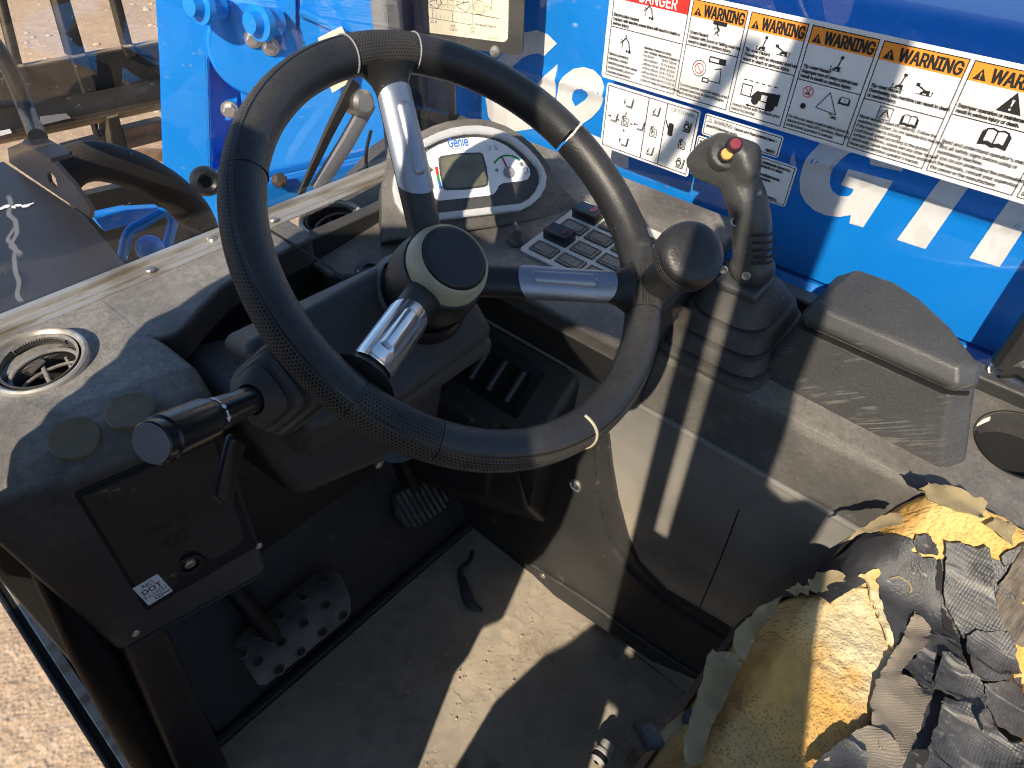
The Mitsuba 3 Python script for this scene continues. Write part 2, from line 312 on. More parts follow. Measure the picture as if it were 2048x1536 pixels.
scene['lcd'] = two({'type': 'principled', 'base_color': mikit.proc(lcdcol), 'roughness': .25, 'specular': .5})
scene['red_button'] = plain((.20, .035, .05), .35)
scene['orange_button'] = plain((.72, .36, .10), .4)
scene['brass'] = brushed((.55, .42, .18), .3, .5)
scene['pane'] = {'type': 'thindielectric', 'int_ior': 1.5}
def sandcol(p, n, uv):
    a = F(p.x * 1.5, p.y * 1.5, 0, 4); b = F(p.x * 16, p.y * 16, 3, 4); c = NO(p.x * 60, p.y * 60, 0)
    k = MX((.38, .26, .165), (.56, .415, .285), dr.clip(a * .6 + b * .7 - .15, 0, 1))
    return MX(k, (.66, .53, .40), SM(.72, .85, c) * .5)
def sandbump(p, n, uv): return F(p.x * 22, p.y * 22, 3, 4) + .3 * NO(p.x * 120, p.y * 120, 0)
scene['sand'] = two({'type': 'bumpmap', 'tex': mikit.proc(sandbump, 2e-3), 'scale': .010, 'bsdf': {'type': 'diffuse', 'reflectance': mikit.proc(sandcol)}})
scene['pebble'] = two({'type': 'diffuse', 'reflectance': rgb((.50, .39, .28))})

# ------------------------------------------------------------------ setting: yard, cab shell
gx = np.linspace(-14, 30, 90); gy = np.linspace(-10, 40, 100)
G = np.stack([*np.meshgrid(gx, gy, indexing='ij')] + [np.zeros((90, 100))], -1)
G[..., 2] = -1.0 + .05 * (meshkit.fbm(G * .7, 4, 3) - .5)
struct('ground', grid(G), 'sand', smooth=True, label='dry sandy yard with loose stones')
rng = np.random.default_rng(4)
st = []
for i in range(900):
    x, y = rng.uniform(-.6, 6.5), rng.uniform(.9, 10)
    r = rng.uniform(.008, .03) * (1 if rng.random() < .9 else 1.8)
    m = trimesh.creation.icosphere(subdivisions=1, radius=r); m.vertices *= rng.uniform(.7, 1.3, 3) * [1, 1, .6]; m.apply_translation([x, y, -1.0 + .05 * (meshkit.fbm(np.array([[x, y, 0]]) * .7, 4, 3)[0] - .5)])
    st.append(m)
obj('pebbles', cat(st), 'pebble', smooth=True, kind='stuff', label='small pale stones scattered over the sandy yard')

# floor, firewall
struct('floor', box((-.03, -.50, -.03), (.56, .66, -.006), .002), 'side_plastic', label='painted cab floor')
k = thing('floor_mat', 'worn dusty brown rubber mat covering the cab floor', 'floor mat')
fm = np.stack([*np.meshgrid(np.linspace(-.03, .523, 110), np.linspace(-.45, .536, 190), indexing='ij')] + [np.zeros((110, 190))], -1)
fm[..., 2] = .004 * (meshkit.fbm(fm * 14, 4, 8) - .5) + .0012 * (meshkit.fbm(fm * 90, 2, 9) - .5)
obj('sheet', grid(fm), 'mat_rubber', k, smooth=True)
obj('edge', box((-.03, .527, -.004), (.523, .541, .010), .004), 'side_plastic', k)
gr = []
for i in range(420):
    x, y = rng.uniform(.10, .51), rng.uniform(.05, .5)
    if rng.random() < .5: x, y = rng.normal(.38, .08), rng.normal(.30, .06)
    m = trimesh.creation.icosphere(subdivisions=1, radius=rng.uniform(.0006, .0012) * (1 if rng.random() < .92 else 2.2)); m.vertices *= rng.uniform(.5, 1.4, 3) * [1, 1, .5]; m.apply_translation([min(x, .515), y, .002]); gr.append(m)
obj('grit', cat(gr), 'pebble', k, smooth=True, kind='stuff', label='grit lying on the mat')

dash = thing('dashboard', 'dusty black plastic dashboard under the windscreen with two round air vents', 'dashboard')
# left pod
pn = nrm((-.186, -.983, 0)); px_ = A((.983, -.186, 0)); pz = A((0, 0, 1))
def podp(x, z, back=0.0):  # a point of the pod's upright face at the given x and z, moved back
    p = A((.036, .49, .575)); return p + px_ * ((x - .036) / .983) - pn * back + pz * (z - .575)
r = .012
pod = hull([podp(.036, .580, .02), podp(.136, .580, .02), podp(.040, .594, .03), podp(.139, .594, .028), podp(.004, .362, r), podp(.136, .362, r),
            podp(.046, .608, .05), podp(.145, .608, .045), (.0, .60, .60), (.005, .69, .608), (.15, .69, .608), (-.005, .66, .36), (.15, .62, .36), (.152, .56, .608), (-.02, .55, .56)], [.02, .02, .02, .02] + [r] * 11, 3)
V1 = A((.073, .604, .62))
pod = sub(pod, trimesh.creation.cylinder(radius=.0345, height=.11, sections=48, transform=mat(V1, (1, 0, 0), (0, 1, 0), (0, 0, 1))))
obj('pod', pod, 'dash_plastic', dash, smooth=30)
# shelf under the windscreen, with the cavity left open beside the column
sh = [(-.20, .70), (-.20, .60), (-.02, .60), (.13, .62), (.16, .565), (.178, .560), (.205, .578), (.245, .600), (.30, .612), (.372, .612), (.372, .70)]
obj('shelf', slab([(x, y, .6195) for x, y in sh], (0, 0, 1), .03, .0035, rnd=.02), 'dash_plastic', dash, smooth=50)
# cavity walls and firewall
obj('firewall', cat(box((-.05, .640, -.02), (.56, .66, .60), .002), box((.15, .60, .30), (.157, .64, .60), .002)), 'side_plastic', dash)
obj('toe_board', slab([(.03, .545, .004), (.55, .545, .004), (.55, .640, .16), (.03, .640, .16)], nrm((0, -.85, .52)), .01), 'side_plastic', dash)
# right deck, rising a little towards the window
def deckz(x): return .590 + .13 * (x - .53)
d2 = [(.374, .70), (.374, .606), (.40, .57), (.45, .50), (.482, .43), (.482, .275), (.745, .275), (.745, .82), (.60, .80)]
V2 = A((0.4403, 0.685, 0.582))
dk = slab([(x, y, deckz(x)) for x, y in d2], nrm((-.13, 0, 1)), .018, .004)
dk = sub(dk, trimesh.creation.cylinder(radius=.0345, height=.2, sections=48, transform=mat(V2, (1, 0, 0), (0, 1, 0), (0, 0, 1))))
obj('deck', dk, 'dash_plastic', dash, smooth=40)
# face under the deck, down to the ledge of the side panel
fc = Polygon([(.50, .578), (.486, .569), (.4835, .563), (.556, .449), (.575, .449), (.72, .595)])
def alongy(p, y0, y1):
    m = extr(p, y1 - y0); v = m.vertices.copy(); m.vertices = np.stack([v[:, 0], y1 - v[:, 2], v[:, 1]], 1); return m
obj('deck_skirt', alongy(fc, .277, .66), 'side_plastic', dash, smooth=40)
# ventilation housing that bulges into the footwell
hv = hull([(.568, .375, .43), (.474, .375, .352), (.474, .375, .26), (.568, .39, .10), (.568, .62, .43), (.474, .62, .352), (.474, .62, .12), (.568, .62, .05)], .012, 2)
hv = sub(hv, [hull([(.470, .352, .36), (.475, .43, .36), (.45, .352, .20), (.45, .43, .20)], .012, 2)])
hous = obj('heater_housing', hv, 'side_plastic', dash, smooth=40)
LVn = nrm((-1, 0, 1.15)); ly = A((0, -1, 0)); lx = np.cross(ly, LVn)
lo = A((.521, .470, .400)) + LVn * .006
fr = extr(rect(-.062, -.036, .062, .036, .006).difference(rect(-.050, -.024, .050, .024, .003)), .004); fr.apply_transform(mat(lo, ly, -lx, LVn)); obj('louvre_frame', fr, 'black_satin', dash)
bk = extr(rect(-.050, -.024, .050, .024), .0005); bk.apply_transform(mat(lo - LVn * .0005, ly, -lx, LVn)); obj('louvre_back', bk, 'dark_cavity', dash)
for i in range(3):
    o = lo + ly * (-.032 + .033 * i) + LVn * .001
    obj('louvre', tube([o - lx * .023 - LVn * .002, o + lx * .023 - LVn * .002], .0105, 20, flat=.8, hint=LVn), 'black_satin', dash, smooth=60)
# pod cover over the brake fluid reservoir
cov = [(0.0375, 0.4897, 0.5699), (0.1436, 0.4696, 0.569), (0.1376, 0.4708, 0.4285), (0.1314, 0.472, 0.4217), (0.1118, 0.4757, 0.4207), (0.1006, 0.4778, 0.4213), (0.0973, 0.4784, 0.4346), (0.0931, 0.4792, 0.4451), (0.088, 0.4802, 0.4505), (0.0818, 0.4813, 0.4485), (0.0758, 0.4825, 0.4388), (0.0702, 0.4835, 0.4215), (0.0651, 0.4845, 0.4104), (0.0363, 0.4899, 0.4004)]
cover = obj('brake_oil_cover', slab(cov, pn, .004, .0015, rnd=.003, proud=.0035), 'side_plastic', dash, smooth=40)
obj('cover_seam', slab([A(p) for p in [(0.0344, 0.4903, 0.5754), (0.1481, 0.4688, 0.5745), (0.1455, 0.4693, 0.4041), (0.0328, 0.4906, 0.3938)]], pn, .001, proud=.0006, rnd=.004), 'dark_cavity', dash)
obj('lip', tube([podp(.004, .353, .002), podp(.06, .353, .002), podp(.140, .353, .002)], .0022, 10), 'side_plastic', dash)
o = A(A((0.0644, 0.4846, 0.4969))) - pn * -.0036
tx = nrm(A(A((0.1036, 0.4772, 0.504))) - A(A((0.0644, 0.4846, 0.4969)))); ty = np.cross(pn, tx); 
obj('lettering', text_w('BRAKE OIL', .0085, A(A((0.064, 0.4847, 0.4943))) + pn * .0034, px_, pz, .040, True, .0004), 'ink', cover, smooth=False, kind='stuff')
lg = unary_union([ring2((0, 0), .0085, .0012), ring2((0, 0), .0115, .0012).intersection(unary_union([rect(-.02, -.008, -.004, .008), rect(.004, -.008, .02, .008)])), Polygon([(0, .0055), (.003, .001), (.0034, -.001), (.002, -.0035), (-.002, -.0035), (-.0034, -.001), (-.003, .001)]).difference(Polygon([(0, .003), (.0018, -.001), (0, -.0024), (-.0018, -.001)]))])
obj('oil_symbol', flat(lg, A(A((0.0844, 0.4808, 0.4746))) + pn * .0036, px_, pz), 'ink', cover, smooth=False)
def screw(o, n, r, m, parent, name='screw', cross=True, h=None):
    h = h or r * .55
    s = lathe([(0, 0), (r, 0), (r, h * .4), (r * .8, h * .85), (r * .3, h), (0, h)], o, n, 20)
    x, y, n = axes(n)
    if cross: s = cat(s, obox(A(o) + n * h, nrm(x + .3 * y), np.cross(n, nrm(x + .3 * y)), n, (r * 1.1, r * .25, h * .12), r * .05), obox(A(o) + n * h, np.cross(n, nrm(x + .3 * y)), -nrm(x + .3 * y), n, (r * 1.1, r * .25, h * .12), r * .05))
    else: s = sub(trimesh.convex.convex_hull(s.vertices), obox(A(o) + n * h, nrm(x + .4 * y), np.cross(n, nrm(x + .4 * y)), n, (r * 3, r * .28, h * .5), r * .05))
    return obj(name, s, m, parent)
obj('screw_well', lathe([(.013, 0), (.013, .003), (.009, .0032), (.0088, .0005)], A(A((0.0839, 0.4809, 0.4296))), pn, 28), 'black_satin', dash)
screw(A((0.0843, 0.4809, 0.4326)), pn, .0062, 'bolt_steel', dash, cross=False, h=.006)
screw(A((0.0153, 0.4939, 0.3707)), pn, .0042, 'zinc', dash)
screw(A((0.1475, 0.4689, 0.4032)), pn, .0040, 'zinc', dash)
# fluid sticker
k = thing('fluid_sticker', 'small white sticker reading NO DOT FLUID on the brake oil cover', 'sticker')
sq = [(0.0401, 0.4892, 0.4394), (0.0626, 0.485, 0.4409), (0.0609, 0.4853, 0.4074), (0.0376, 0.4897, 0.4046)]
so = A(sq[3]) + pn * .0040; sx_ = nrm(A(sq[2]) - A(sq[3])); sy_ = np.cross(pn, sx_)
W_ = np.linalg.norm(A(sq[2]) - A(sq[3])); H_ = abs((A(sq[0]) - A(sq[3])) @ sy_)
obj('sheet', flat(rect(0, 0, W_, H_), so, sx_, sy_, .0), 'white_film', k, smooth=False)
obj('lettering', cat(text('NO', H_ * .16, so + sx_ * W_ * .5 + sy_ * H_ * .76, sx_, sy_, center=True), text('DOT', H_ * .19, so + sx_ * W_ * .5 + sy_ * H_ * .50, sx_, sy_, True, center=True), text('FLUID', H_ * .15, so + sx_ * W_ * .5 + sy_ * H_ * .28, sx_, sy_, center=True),
    flat(boxline(W_ * .36, H_ * .06, W_ * .64, H_ * .22, W_ * .035), so, sx_, sy_), flat(stroke([(W_ * .5, H_ * .06), (W_ * .5, H_ * .22)], W_ * .03), so, sx_, sy_), flat(rect(W_ * .66, H_ * .10, W_ * .95, H_ * .14), so, sx_, sy_)), 'ink', k, smooth=False)
# the two plug caps on the pod
for q, lab in ((A((0.0984, 0.4933, 0.6195)), 'right one'), (A((0.0566, 0.5062, 0.6105)), 'left')):
    nn = nrm((-.02, -.13, 1)) if lab != 'left' else nrm((-.09, -.36, 1)); q = A(q) + nn * .0005
    obj('plug_cap', lathe([(.0, -.003), (.0188, -.003), (.0190, .0006), (.0182, .0016), (.0165, .0019), (.0145, .0013), (.0, .0010)], q, nn, 40), 'brown_cap', dash, label='round brown blanking cap, %s' % ('beside the air vent' if lab == 'left' else 'nearest the column'))
# air vents
def vent(o, tilt, seed, parent):
    n = nrm(tilt); rg = np.random.default_rng(seed); x, y, n = axes(n, (0, 1, 0)); o = A(o)
    k = obj('air_vent', lathe([(.0355, -.006), (.0405, -.002), (.0408, .003), (.0400, .0058), (.0380, .0070), (.0362, .0064), (.0340, .004), (.0330, -.012), (.0328, -.03), (.0345, -.03), (.0355, -.006)], o, n, 56), 'trim_aluminium', parent)
    obj('throat', lathe([(.0326, .0015), (.0318, -.012), (.030, -.05), (.0, -.052)][::-1], o, n, 40), 'dark_cavity', k)
    obj('seat_ring', lathe([(.0325, .0), (.0325, .0055), (.0300, .0035), (.0292, -.008)], o, n, 48), 'dash_plastic', k)
    a = np.linspace(-.2, np.pi + .2, 24)
    obj('vane', cat(tube([o + x * .028 * math.cos(t) + y * (-.006 + .018 * math.sin(t)) + n * (-.004 + .004 * math.sin(t)) for t in a], .0022, 8, flat=.6), tube([o + x * .026 * math.cos(t) + y * (-.014 + .014 * math.sin(t)) + n * (-.010) for t in a], .0018, 8)), 'dash_plastic', k, smooth=50)
    obj('pivot_bar', cat(tube([o - x * .004 - y * .022 - n * .012, o + x * .002 + y * .012 - n * .008], .0024, 8), tube([o + x * .016 - y * .020 - n * .014, o + x * .020 + y * .004 - n * .010], .0016, 8), tube([o - x * .010 + y * .004 - n * .006, o + x * .004 + y * .008 - n * .004], .004, 8, flat=.5)), 'dash_plastic', k, smooth=50)
    obj('gear_teeth', cat([obox(o + x * .0298 * math.cos(t) + y * .0298 * math.sin(t) + n * .001, x * math.cos(t) + y * math.sin(t), -x * math.sin(t) + y * math.cos(t), n, (.004, .0016, .005), .0004) for t in np.linspace(.35, 1.9, 22)]), 'dash_plastic', k, kind='stuff')
    return k
vent(V1 + [0, 0, .001], (-.06, -.10, 1), 1, dash)
vent(A(V2) + [0, 0, .001], (-.08, -.06, 1), 2, dash)
# jamb left of the brake pedal and its sill
obj('jamb', hull([podp(.006, .352, .012), podp(.030, .352, .012), podp(-.030, .02, .0), podp(.008, .02, .0), (-.008, .62, .35), (-.036, .60, .01), (.0, .64, .02), (.0, .64, .35)], .010, 2), 'side_plastic', dash)
# seam in the dash beside the far vent
obj('seam', tube([A(p) + [0, 0, .0004] for p in [(0.3417, 0.6676, 0.6195), (0.3418, 0.6404, 0.6195), (0.3423, 0.5839, 0.6195), (0.3407, 0.5417, 0.6195), (0.3358, 0.517, 0.6195)]], .0014, 6), 'dark_cavity', dash)

# windscreen: pane, aluminium bottom strip with screws
U_SCR = [(0.2844, 0.6817, 0.6236), (0.355, 0.6712, 0.6236), (0.2085, 0.6726, 0.6236)]
k = thing('windscreen', 'dusty front windscreen pane held by a pale aluminium strip along the dashboard', 'windscreen')
obj('pane', grid([[(-.30, .694, .622), (-.30, .745, 1.7)], [(.66, .694, .622), (.66, .745, 1.7)]]), 'pane', k, smooth=False)
obj('bottom_strip', cat(box((-.30, .672, .6195), (.56, .684, .6235), .001), box((-.30, .684, .6195), (.56, .6925, .629), .0015), box((-.30, .664, .6193), (.56, .672, .6210), .0005)), 'trim_aluminium', k)
for p in U_SCR:
    screw(p, (0, 0, 1), .0048, 'bolt_steel', k)

# ------------------------------------------------------------------ steering wheel (turned a little to the left)
WC = A((.3385, .3345, .743)); WN = nrm((.029, -.615, .788)); WU = nrm(np.cross((0, 1, 0), WN)); WV = np.cross(WN, WU)
R0, RA, RB = .170, .0152, .0168
def wp(u, v, t): return WC + u * WU + v * WV + t * WN
def rimp(a, b, lift=0.0): return wp((R0 + (RA + lift) * math.cos(b)) * math.cos(a), (R0 + (RA + lift) * math.cos(b)) * math.sin(a), (RB + lift) * math.sin(b))
def hexd(u, v, s):
    """distance to the nearest centre of a honeycomb of pitch s, in pitches"""
    x, y = u / s, v / s
    def d(x, y):
        a = x - dr.round(x); b = (y / 1.7320508 - dr.round(y / 1.7320508)) * 1.7320508; return dr.square(a) + dr.square(b)
    return dr.sqrt(dr.minimum(d(x, y), d(x + .5, y + .8660254)))
def hexcol(p, n, uv):
    h = SM(.30, .42, hexd(uv.x, uv.y, .0027)); a = F(p.x * 24, p.y * 24, p.z * 24, 4)
    return MX((.006, .006, .007), MX((.030, .030, .032), (.15, .13, .10), dr.clip(a * 1.3 - .45, 0, 1)), h)  # dents coloured near-black, for the shade inside them
def hexbump(p, n, uv): return SM(.24, .46, hexd(uv.x, uv.y, .0027))
scene['honeycomb_rubber'] = two({'type': 'bumpmap', 'tex': mikit.proc(hexbump, 1.5e-4), 'scale': .0007, 'bsdf': {'type': 'principled', 'base_color': mikit.proc(hexcol), 'roughness': .45, 'specular': .5}})
wheel = thing('steering_wheel', 'black three-spoke steering wheel with silver spoke covers and a cracked rim', 'steering wheel')
D_ = math.radians
# rim: split by the crack at the upper right
a = np.radians(np.linspace(16.3, 374.9, 361)); b = np.arange(28) * 2 * np.pi / 28
rg = np.random.default_rng(11); j0, j1 = rg.normal(0, .004, 28), rg.normal(0, .004, 28)
P = np.array([[rimp(t + (j0[j] * (1 - i / 3) if i < 3 else 0) + (j1[j] * (1 - (360 - i) / 3) if i > 357 else 0) + (.006 * math.sin(3 * q) if i < 3 or i > 357 else 0), q) for j, q in enumerate(b)] for i, t in enumerate(a)])
m = grid(P, False, True)
ends = [trimesh.Trimesh(np.vstack([P[e], P[e].mean(0)]), [[28, j, (j + 1) % 28] for j in range(28)], process=False) for e in (0, -1)]
if m.volume < 0: m.invert()
obj('rim', cat(m, ends), 'wheel_rubber', wheel, smooth=50)
def patch(a0, a1, b0, b1, lift=.0005, na=None, fn=None):
    na = na or max(4, int(abs(a1 - a0) / 1.2)); aa = np.radians(np.linspace(a0, a1, na)); rows, uv = [], []
    for i, t in enumerate(aa):
        l, h = (b0, b1) if fn is None else fn(i / (na - 1))
        bb = np.radians(np.linspace(l, h, 16)); edge = np.minimum(1, np.minimum(np.arange(16), 15 - np.arange(16)) / 1.0) * min(1, min(i, na - 1 - i))
        rows.append([rimp(t, q, lift * e - .0002) for q, e in zip(bb, edge)]); uv.append([(t * R0, q * RA) for q in bb])
    m = grid(rows); 
    if (m.face_normals * (m.triangles_center - WC - (m.triangles_center - WC) * 0)).sum() is None: pass
    c = m.triangles_center; w = c - WC; rad = w - (w @ WN)[:, None] * WN; ctr = WC + R0 * rad / np.linalg.norm(rad, axis=1, keepdims=True)
    if (m.face_normals * (c - ctr)).sum() < 0: m.invert()
    return m, np.array(uv).reshape(-1, 2)
for a0, a1, b0, b1, fn in ((98, 305, -75, 52, None), (201, 221, 52, 128, None), (71, 91, 20, 175, lambda s: (-30, 175 - 26 * abs(s - .5))), (312, 329, -40, 140, None)):
    m, uv = patch(a0, a1, b0, b1, fn=fn); obj('honeycomb_grip', m, 'honeycomb_rubber', wheel, smooth=True, uv=uv)
def seam(a0, b0=-90, b1=200, r=.0006, m='black_gloss', lift=.0002, name='seam', wob=0):
    bb = np.radians(np.linspace(b0, b1, 30)); obj(name, tube([rimp(D_(a0) + wob * math.sin(2 * q), q, lift) for q in bb], r, 6), m, wheel)
for s_ in (142, 201, 221.4, 312): seam(s_)
seam(264, -80, 118, .0013, 'cream_plastic', .0004, 'cream_band', .008)
for s_, e_ in ((70.6, 176), (91.4, 176)): seam(s_, -60, e_, .0007, 'grey_cap', .0004, 'grip_edge')
obj('groove', tube([rimp(t, D_(56), .0001) for t in np.radians(np.arange(92, 312, 2))], .0007, 6), 'black_gloss', wheel)
# spokes, each with its silver cover
for i, ang in enumerate((80, 200, 320)):
    d = math.cos(D_(ang)) * WU + math.sin(D_(ang)) * WV; s = np.cross(WN, d)
    e0, e1 = WC + .018 * d - .062 * WN, WC + .158 * d - .003 * WN
    ax = nrm(e1 - e0); fr_ = nrm(WN - (WN @ ax) * ax)
    ts = np.linspace(0, 1, 26); rr = .0155 - .0015 * ts + .012 * np.clip((ts - .86) / .14, 0, 1) ** 2 + .006 * np.clip((.16 - ts) / .16, 0, 1) ** 2
    sp = obj('spoke', tube([e0 + (e1 - e0) * t for t in ts], rr, 22, flat=.78, hint=s), 'wheel_rubber', wheel)
    L = np.linalg.norm(e1 - e0); rows = []
    for t in np.linspace(0, 1, 30):
        row = []
        for q in np.radians(np.linspace(-84, 84, 25)):
            c0, c1 = .36 + .06 * (q / 1.4) ** 2 - .03, .885 - .05 * (q / 1.4) ** 2 + .02
            f = c0 + (c1 - c0) * t; r_ = np.interp(f, ts, rr) + .0016
            row.append(e0 + (e1 - e0) * f + s * r_ * math.sin(q) + fr_ * (r_ * .80) * math.cos(q))
        rows.append(row)
    m = grid(rows)
    if m.face_normals.dot(fr_).sum() < 0: m.invert()
    cv = obj('spoke_cover', m, 'silver' if i != 1 else 'chrome', sp, smooth=True)
    q0, q1 = (.46, .78) if i == 0 else (.44, .76)
    top = .0155 * .80 + .0002
    obj('raised_bar', hull([e0 + (e1 - e0) * f + s * w * .0008 + fr_ * (top - .0036) for f in (q0, q1) for w in (-1, 1)], .0062, 3), 'silver' if i != 1 else 'chrome', sp)
hub = obj('hub', lathe([(.030, -.125), (.033, -.118), (.034, -.095), (.040, -.088), (.0415, -.075), (.040, -.060), (.0372, -.052), (.034, -.051)], WC, WN, 56), 'wheel_rubber', wheel, smooth=45)
obj('cap_ring', lathe([(.0350, -.053), (.0358, -.050), (.0352, -.042), (.0322, -.0345), (.0295, -.0325), (.0285, -.034)], WC, WN, 56), 'cream_plastic', hub, smooth=50)
obj('cap', lathe([(.0288, -.036), (.0284, -.0325), (.0270, -.0305), (.0240, -.0296), (.0, -.0305)], WC, WN, 56), 'wheel_rubber', hub, smooth=50)
# spinner knob on a neck that leans out from the rim
k0 = rimp(D_(321), D_(70)); ko = A(A((0.4171, 0.195, 0.7476))); kn = nrm(WN * .72 + .5 * nrm(A(EYE) - ko))
nk = nrm(ko - k0)
kb = obj('spinner_knob', tube([k0 - nk * .012, k0 + nk * .006, k0 + (ko - k0) * .5, ko - kn * .002, ko + kn * .008], [.0165, .0155, .0145, .0155, .0190], 28), 'wheel_rubber', wheel, smooth=60)
ko = ko - kn * .026
gr_ = []
for jn in range(56):
    t = jn * 2 * np.pi / 56; x, y, n = axes(kn)
    for h in range(3): 
        c = A(ko) + n * (.0325 + .0030 * h) + (x * math.cos(t) + y * math.sin(t)) * (.0246)
        gr_.append(obox(c, x * math.cos(t) + y * math.sin(t), -x * math.sin(t) + y * math.cos(t), n, (.0012, .0024, .0023), .0003))
obj('grip_pads', cat(gr_), 'wheel_rubber', kb, kind='stuff')
obj('knob_head', lathe([(.012, .027), (.0190, .0285), (.0238, .0305), (.0245, .033), (.0248, .0410), (.0245, .0440), (.0232, .0470), (.0195, .0497), (.0125, .0513), (.0, .0518)], ko, kn, 56), 'wheel_rubber', kb, smooth=50)

# ------------------------------------------------------------------ steering column with stalk
col = thing('steering_column', 'black boxy steering column shroud below the wheel hub', 'steering column')
obj('upper_shroud', hull([wp(u, v, t) for u, v, t in ((-.150, .022, -.118), (-.153, -.014, -.118), (-.146, -.046, -.122), (-.07, -.060, -.124), (.045, -.052, -.124), (.048, .022, -.118), (-.02, .030, -.112), (-.135, .05, -.185), (-.135, -.05, -.19), (.055, .055, -.20), (.055, -.055, -.20))], .012, 3), 'shroud_plastic', col)
obj('lower_shroud', hull([wp(u, v, t) for u, v, t in ((-.134, -.034, -.135), (-.075, -.068, -.135), (.045, -.064, -.135), (-.12, .03, -.225), (-.12, -.055, -.21), (.05, -.06, -.225), (.05, .03, -.23))], .012, 3), 'shroud_plastic', col)
obj('collar', cat(lathe([(.045, -.118), (.047, -.108), (.043, -.100), (.041, -.097), (.041, -.100)], WC, WN, 48), lathe([(.036, -.110), (.037, -.092), (.035, -.088), (.02, -.088)], WC, WN, 48)), 'black_satin', col, smooth=50)
obj('column_cover', hull([(.190, .475, .565), (.212, .470, .462), (.235, .475, .448), (.305, .47, .432), (.385, .475, .425), (.40, .47, .50), (.40, .49, .56), (.19, .58, .56), (.21, .60, .44), (.40, .60, .40), (.30, .47, .55)], .020, 3), 'shroud_plastic', col)
obj('motor_can', tube([(.345, .470, .430), (.372, .56, .375)], .042, 28), 'black_satin', col)
obj('shroud_seam', tube([wp(u, v, t) for u, v, t in ((-.1505, -.012, -.1065), (-.10, -.009, -.1062), (-.02, -.006, -.1060), (.04, -.008, -.107))], .0009, 6), 'dark_cavity', col)
obj('keyhole', obox(wp(.052, -.012, -.125), WV, WU, WN, (.014, .005, .02), .002), 'dark_cavity', col)
obj('bolt', lathe([(.006, 0), (.006, .004), (.003, .006), (0, .006)], A((0.3023, 0.46, 0.4125)), (0, -.8, -.2), 16), 'zinc', col)
stalk = thing('indicator_stalk', 'black round indicator stalk with white arrow marks, sticking out of the left of the column', 'control stalk')
S0 = wp(-.158, -.014, -.100); S1 = A(A((0.0688, 0.3326, 0.7218))); sa = nrm(S1 - S0); sL = np.linalg.norm(S1 - S0)
def rrect(o, x, y, a, b, k=10, e=4):
    t = np.arange(4 * k) * 2 * np.pi / (4 * k); c, s = np.cos(t), np.sin(t); w = (np.abs(c) ** e + np.abs(s) ** e) ** (-1 / e)
    return A(o) + (a * c * w)[:, None] * A(x) + (b * s * w)[:, None] * A(y)
bx_, by_, _ = axes(sa, WN)
rows = []
for h, s_, e in ((-.014, .0325, 8), (-.001, .0325, 8), (.0005, .0225, 8), (.004, .0225, 8), (.0055, .030, 7), (.0115, .0275, 7), (.013, .0190, 6), (.0165, .0190, 6), (.018, .0255, 5.5), (.023, .0225, 5), (.0245, .0165, 4.5), (.0270, .0165, 4), (.0285, .0205, 4), (.036, .0150, 2.4), (.038, .0118, 2)):
    rows.append(rrect(S0 + sa * h, bx_, by_, s_, s_ * .93, 10, e))
m = grid(rows, False, True); m = m if m.volume > 0 else (m.invert() or m)
obj('boot', m, 'gaiter_rubber', stalk, smooth=40)
body = obj('barrel', lathe([(.0098, .026), (.0105, sL * .40), (.0122, sL * .56), (.0128, sL * .60), (.0128, sL * .63), (.0138, sL * .635), (.0148, sL * .66), (.0149, sL * .93), (.0135, sL * .94), (.0136, sL * .992), (.0128, sL), (.0120, sL)], S0, sa, 48), 'black_gloss', stalk, smooth=30)
obj('end_cap', lathe([(.0, -.001), (.0126, -.001), (.0125, .0006), (.0, .0010)], S1, sa, 48), 'grey_cap', stalk, smooth=30)
# white arrows wrapped on the barrel, facing the driver
vw = nrm(nrm(A((-.12, -.62, .78))) - (nrm(A((-.12, -.62, .78))) @ sa) * sa); vs = np.cross(sa, vw); mk = []
pm = unary_union([arrow(0, .003, 0, .0115, .0016, .004), arrow(0, -.003, 0, -.0115, .0016, .004), Point(0, 0).buffer(.0018)])
for p in pm.geoms:
    v, f = trimesh.creation.triangulate_polygon(p.segmentize(.0012), engine='earcut'); r_ = .0133; th = v[:, 1] / r_
    mk.append(trimesh.Trimesh(S0 + sa * (sL * .60 + v[:, :1]) + r_ * (np.cos(th)[:, None] * vw + np.sin(th)[:, None] * vs), f, process=False))
obj('arrow_marks', cat(mk), 'white_ink', body, smooth=False)
k = single('tilt_lever', hull([A(A((0.1398, 0.4149, 0.6098))), A(A((0.1251, 0.412, 0.5879))), A(A((0.1148, 0.4104, 0.5697))), A(A((0.1168, 0.4074, 0.5607))), A(A((0.145, 0.4165, 0.5986)))], .005, 2), 'black_satin', 'flat black column tilt lever hanging below the indicator stalk', 'lever')

